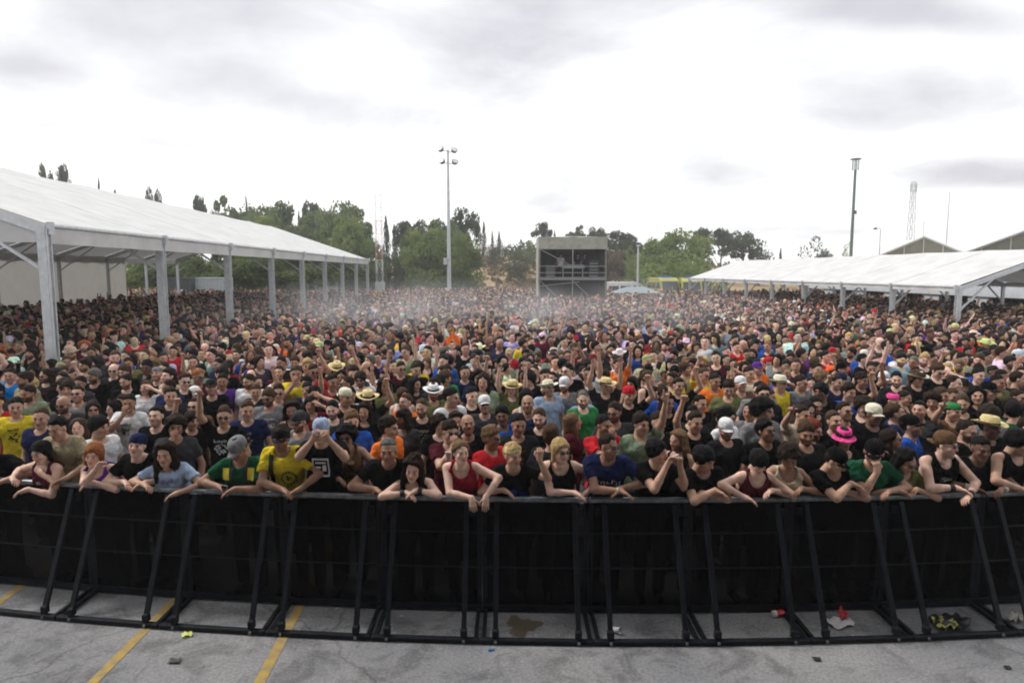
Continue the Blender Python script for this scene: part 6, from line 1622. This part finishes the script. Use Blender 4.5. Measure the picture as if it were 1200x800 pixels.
TL_ = [  # kind, leaves, x, top y, depth, width px, label
 ('pine', 'pine', 52, 197, 88, 26, 'lone pine tip poking above the near end of the long marquee roof', 0), ('pine', 'pine', 72, 198, 90, 30, 'wide pine tip just beside the first one above the marquee roof', 1),
 ('cypress', 'cypress', 115, 207, 92, 8, 'narrow dark cypress tip alone above the marquee roof', 0), ('pine', 'pine', 131, 222, 95, 18, 'small pine tip right beside the cypress tip above the marquee', 2),
 ('pine', 'pine', 180, 225, 90, 30, 'rounded pine tip above the middle of the marquee roof', 0), ('pine', 'pine', 233, 233, 88, 28, 'pine tip where the tree line comes up over the marquee roof', 1),
 ('pine', 'mid', 264, 230, 80, 50, 'ragged pine at the start of the tree line behind the marquee', 2), ('cypress', 'cypress', 288, 229, 86, 8, 'slim cypress between ragged pines behind the marquee', 1),
 ('broad', 'mid', 300, 240, 78, 60, 'rounded green tree behind the slim cypress', 0), ('broad', 'mid', 322, 234, 74, 60, 'tall rounded green tree above the middle of the marquee ridge', 1),
 ('cypress', 'cypress', 350, 246, 84, 8, 'short cypress between two rounded green trees', 2), ('pine', 'pine', 364, 236, 82, 34, 'dark pine standing taller than the trees around it', 3),
 ('broad', 'fresh', 382, 250, 74, 56, 'yellow-green tree near the far end of the marquee ridge', 2), ('broad', 'mid', 400, 236, 76, 70, 'tallest broad green tree over the far end of the marquee', 0),
 ('broad', 'mid', 424, 258, 72, 50, 'lower green tree sloping down towards the red and white mast', 1), ('broad', 'mid', 345, 262, 70, 70, 'broad tree low behind the marquee ridge', 2),
 ('broad', 'mid', 290, 290, 66, 80, 'dark tree seen beneath the marquee roof beside the containers', 0), ('broad', 'mid', 215, 292, 72, 90, 'dark tree directly behind the two containers', 1), ('broad', 'fresh', 170, 300, 70, 60, 'light green tree at the end of the marquee back wall', 2),
 ('broad', 'mid', 345, 296, 66, 70, 'tree visible between the middle posts of the marquee', 2), ('broad', 'mid', 400, 292, 66, 70, 'tree visible between the last posts of the marquee', 1),
 ('broad', 'mid', 275, 246, 78, 62, 'full green tree filling the tree line just past the first tall pine', 1), ('broad', 'fresh', 312, 252, 71, 64, 'light green tree before the tall rounded one behind the marquee', 0), ('broad', 'mid', 334, 244, 77, 58, 'grey-green tree between the short cypress and the tall rounded tree', 2),
 ('broad', 'mid', 372, 246, 79, 60, 'dense green tree right beneath the tallest dark pine', 0), ('broad', 'fresh', 412, 250, 70, 56, 'pale green tree in front of the tallest broad tree', 1), ('bush', 'mid', 437, 284, 68, 44, 'low green growth at the foot of the red and white mast', 0),
 ('broad', 'mid', 487, 272, 76, 56, 'rounded green tree filling the gap below the wide dark pine', 2), ('broad', 'fresh', 517, 268, 69, 60, 'light willow-like tree touching the floodlight mast', 2), ('broad', 'mid', 240, 300, 69, 70, 'green tree peeping out between the containers and the bank', 2), ('broad', 'fresh', 305, 300, 67, 70, 'light green tree under the marquee between its nearer posts', 1),
 ('cypress', 'cypress', 452, 252, 84, 12, 'pointed cypress just right of the red and white mast', 0), ('cypress', 'cypress', 462, 262, 86, 9, 'smaller cypress leaning against the taller pointed one', 1),
 ('pine', 'pine', 482, 258, 80, 52, 'dark wide pine between the cypresses and the big willow-like trees', 3), ('broad', 'fresh', 500, 266, 70, 62, 'bright green loose tree left of the floodlight mast', 0), ('bush', 'pine', 470, 290, 72, 60, 'dark bushy tree at the foot of the cypresses', 1),
 ('broad', 'mid', 520, 256, 73, 60, 'grey-green tree directly behind the floodlight mast', 1), ('pine', 'pine', 543, 246, 78, 46, 'tall dark pine crown just right of the floodlight mast', 0), ('broad', 'fresh', 538, 272, 68, 54, 'rounded light green tree at the edge of the dry slope', 2),
 ('bush', 'mid', 505, 300, 67, 70, 'dense low green growth at the foot of the floodlight mast', 0), ('bush', 'mid', 545, 305, 67, 44, 'low bush where the dry slope begins', 2),
 ('cypress', 'cypress', 567, 259, 108, 7, 'tallest of three thin cypresses above the white house', 0), ('cypress', 'cypress', 577, 270, 110, 5, 'thin middle cypress above the white house', 1), ('cypress', 'cypress', 585, 270, 109, 6, 'third thin cypress right of the white house', 2),
 ('bush', 'pine', 582, 281, 96, 26, 'dark rounded shrub tree in front of the white house', 0), ('bush', 'pine', 608, 284, 92, 26, 'cone-shaped dark tree on the dry slope', 1), ('bush', 'mid', 624, 284, 98, 30, 'pale grey-green tree just left of the mixing tower', 2), ('bush', 'pine', 603, 302, 86, 26, 'low dark tree in the middle of the dry slope', 0),
 ('pine', 'pine', 635, 262, 100, 28, 'pine rising over the shoulder of the mixing tower', 1), ('cypress', 'cypress', 650, 270, 104, 6, 'cypress tip above the mixing tower roof', 0), ('pine', 'olive', 675, 264, 98, 30, 'thin pine tip above the middle of the mixing tower', 2),
 ('pine', 'pine', 700, 268, 96, 34, 'pine over the far corner of the mixing tower', 0), ('broad', 'pine', 728, 270, 92, 50, 'grey-green dark tree right of the mixing tower', 1), ('broad', 'bare', 722, 292, 84, 40, 'dry brownish small tree beside the mixing tower', 2), ('bush', 'fresh', 742, 288, 80, 30, 'small bright green tree behind the lamp pole', 0),
 ('broad', 'fresh', 775, 276, 76, 56, 'left half of the great bright green tree clump', 1), ('broad', 'fresh', 802, 269, 78, 68, 'tallest bright green tree above the ambulances', 0), ('bush', 'fresh', 785, 296, 70, 90, 'low spreading bright green growth behind the ambulances', 2), ('bush', 'fresh', 825, 290, 72, 60, 'bright green bush at the far corner of the low marquee', 1),
 ('pine', 'pine', 824, 267, 90, 32, 'dark pine just behind the tallest bright green tree', 3), ('pine', 'pine', 846, 270, 94, 44, 'dark umbrella pine, first in the row over the low marquee', 1), ('pine', 'pine', 872, 273, 96, 46, 'dark umbrella pine with a forked crown over the low marquee', 0), ('bush', 'pine', 892, 286, 92, 40, 'low dark tree at the end of the pine row', 2), ('cypress', 'cypress', 915, 290, 100, 6, 'tiny cypress tip alone past the pine row', 0),
 ('bush', 'pine', 958, 277, 88, 38, 'dark rounded pine standing apart near the monopole mast', 0), ('bush', 'pine', 975, 287, 92, 28, 'lower dark tree between the rounded pine and the monopole', 1), ('bush', 'fresh', 991, 288, 86, 22, 'small light green bush at the foot of the monopole', 2), ('bush', 'mid', 1135, 290, 80, 10, 'tiny green bush between the two olive gables', 1),
]
for (kd, lm, x, yt, D, w, lab, sd) in TL_: tpx(kd, lm, x, yt, D, w, lab, sd)
# the wood and scrub beyond, read as one mass
r = np.random.RandomState(3); Vs = []
for k in range(520):
    D = r.uniform(112, 200); X = r.uniform(-1.1, 1.1) * D; px_, _ = to_px((X, D, 5))
    if 1010 < px_: continue
    z0 = tz(X, D); s = r.uniform(1.2, 2.4) * (.55 if px_ > 840 else 1); n = 40
    d = r.normal(size=(n, 3)); d /= np.linalg.norm(d, axis=1)[:, None]; P = np.array([X, D, z0 + s * .6]) + d * s * (.4 + .7 * r.rand(n, 1)) * (1, 1, .8)
    u = r.normal(size=(n, 3)); u /= np.linalg.norm(u, axis=1)[:, None]; v = np.cross(u, r.normal(size=(n, 3))); v /= np.linalg.norm(v, axis=1)[:, None]; q = .22 + .2 * r.rand(n, 1)
    Vs.append(np.stack([P - u * q, P + v * q, P + u * q, P - v * q], 1).reshape(-1, 3))
V = np.concatenate(Vs); tag(link('distant_scrub', mesh_np('distant_scrub', V, np.arange(len(V)).reshape(-1, 4), (LM['pine'],), smooth=False)), 'low dark scrub covering the far hillside behind the trees', 'scrub', None, 'stuff')
# tufts and stones on the dry slope
Vs = []
for k in range(600):
    D = r.uniform(74, 108); X = r.uniform(-8, 24); z0 = tz(X, D); s = r.uniform(.2, .7); n = 14
    d = r.normal(size=(n, 3)); d /= np.linalg.norm(d, axis=1)[:, None]; P = np.array([X, D, z0 + s * .4]) + d * s; u = r.normal(size=(n, 3)) * .16; v = r.normal(size=(n, 3)) * .16
    Vs.append(np.stack([P - u, P + v, P + u, P - v], 1).reshape(-1, 3))
V = np.concatenate(Vs); tag(link('slope_tufts', mesh_np('slope_tufts', V, np.arange(len(V)).reshape(-1, 4), (LM['bare'],), smooth=False)), 'dry tufts scattered over the brown slope', 'dry grass', None, 'stuff')

# orange shirt whirled overhead
p = at_y(531, 394, 15.6); m = MB(); rr = random.Random(2); vs = []; n_ = 9
for j in range(n_):
    for i in range(n_):
        u, v = i / (n_ - 1) - .5, j / (n_ - 1) - .5; vs.append((u * .34 * (1 - .5 * max(0, v * 2)), .05 * math.sin(u * 14 + v * 7), v * .24 + .06 * math.cos(u * 9) - abs(u) * .12 + rr.gauss(0, .008)))
m.add(vs, [(j * n_ + i, j * n_ + i + 1, (j + 1) * n_ + i + 1, (j + 1) * n_ + i) for j in range(n_ - 1) for i in range(n_ - 1)])
o = m.build('waved_shirt', pmat('bright_orange_cloth', (.9, .22, .04), .8, trans=.3), None, True); o.location = p; tag(o, 'bright orange shirt waved above the heads below the floodlight mast', 'shirt')

# ================================================================== air
m, nt = newmat('haze_air'); pv_ = N(nt, 'ShaderNodeVolumePrincipled'); pv_.inputs['Color'].default_value = (.97, .98, 1, 1); pv_.inputs['Density'].default_value = 0.0012; pv_.inputs['Anisotropy'].default_value = .2
o_ = N(nt, 'ShaderNodeOutputMaterial'); nt.links.new(pv_.outputs[0], o_.inputs['Volume'])
# drifting dust over the middle of the crowd
def smoke(x, y, D, sx, sy, sz, dens, label, seed):
    p_ = at_y(x, y, D); m_, nt_ = newmat('drifting_dust'); tc_ = N(nt_, 'ShaderNodeTexCoord')
    nz_ = N(nt_, 'ShaderNodeTexNoise'); nt_.links.new(tc_.outputs['Object'], nz_.inputs['Vector']); setin(nz_, Scale=.32, Detail=4.0, Roughness=.6, Distortion=.6)
    mr_ = N(nt_, 'ShaderNodeMapRange'); nt_.links.new(nz_.outputs['Fac'], mr_.inputs[0]); setin(mr_, From_Min=.42, From_Max=.68, To_Min=0, To_Max=dens)
    sc_ = N(nt_, 'ShaderNodeVectorMath', operation='MULTIPLY'); nt_.links.new(tc_.outputs['Object'], sc_.inputs[0]); sc_.inputs[1].default_value = (1 / sx, 1 / sy, 1 / sz)
    le_ = N(nt_, 'ShaderNodeVectorMath', operation='LENGTH'); nt_.links.new(sc_.outputs[0], le_.inputs[0])
    fo_ = N(nt_, 'ShaderNodeMapRange'); nt_.links.new(le_.outputs['Value'], fo_.inputs[0]); setin(fo_, From_Min=.2, From_Max=1.0, To_Min=1.0, To_Max=0.0)
    mu_ = N(nt_, 'ShaderNodeMath', operation='MULTIPLY'); nt_.links.new(mr_.outputs[0], mu_.inputs[0]); nt_.links.new(fo_.outputs[0], mu_.inputs[1])
    v_ = N(nt_, 'ShaderNodeVolumePrincipled'); v_.inputs['Color'].default_value = (.95, .95, 1, 1); nt_.links.new(mu_.outputs[0], v_.inputs['Density'])
    oo = N(nt_, 'ShaderNodeOutputMaterial'); nt_.links.new(v_.outputs[0], oo.inputs['Volume'])
    k = MB(); k.lathe([(sx * math.cos(a), sz * math.sin(a)) for a in np.linspace(-1.5, 1.5, 9)], 20, 1, sy / sx)
    o = k.build('dust_cloud', m_); o.location = p_; tag(o, label, 'dust', None, 'stuff')
smoke(470, 376, 24, 9, 8, 1.7, .15, 'pale dust drifting over the crowd left of the mixing tower', 1)
smoke(735, 374, 24, 6, 7, 1.7, .12, 'small puff of pale dust over the crowd right of the mixing tower', 2)
hz = MB().box((0, 160, 14), (620, 380, 30)).build('haze', m); tag(hz, 'thin pale haze over the whole ground', 'haze', None, 'stuff')
print('all done', round(time.time() - T0, 1))
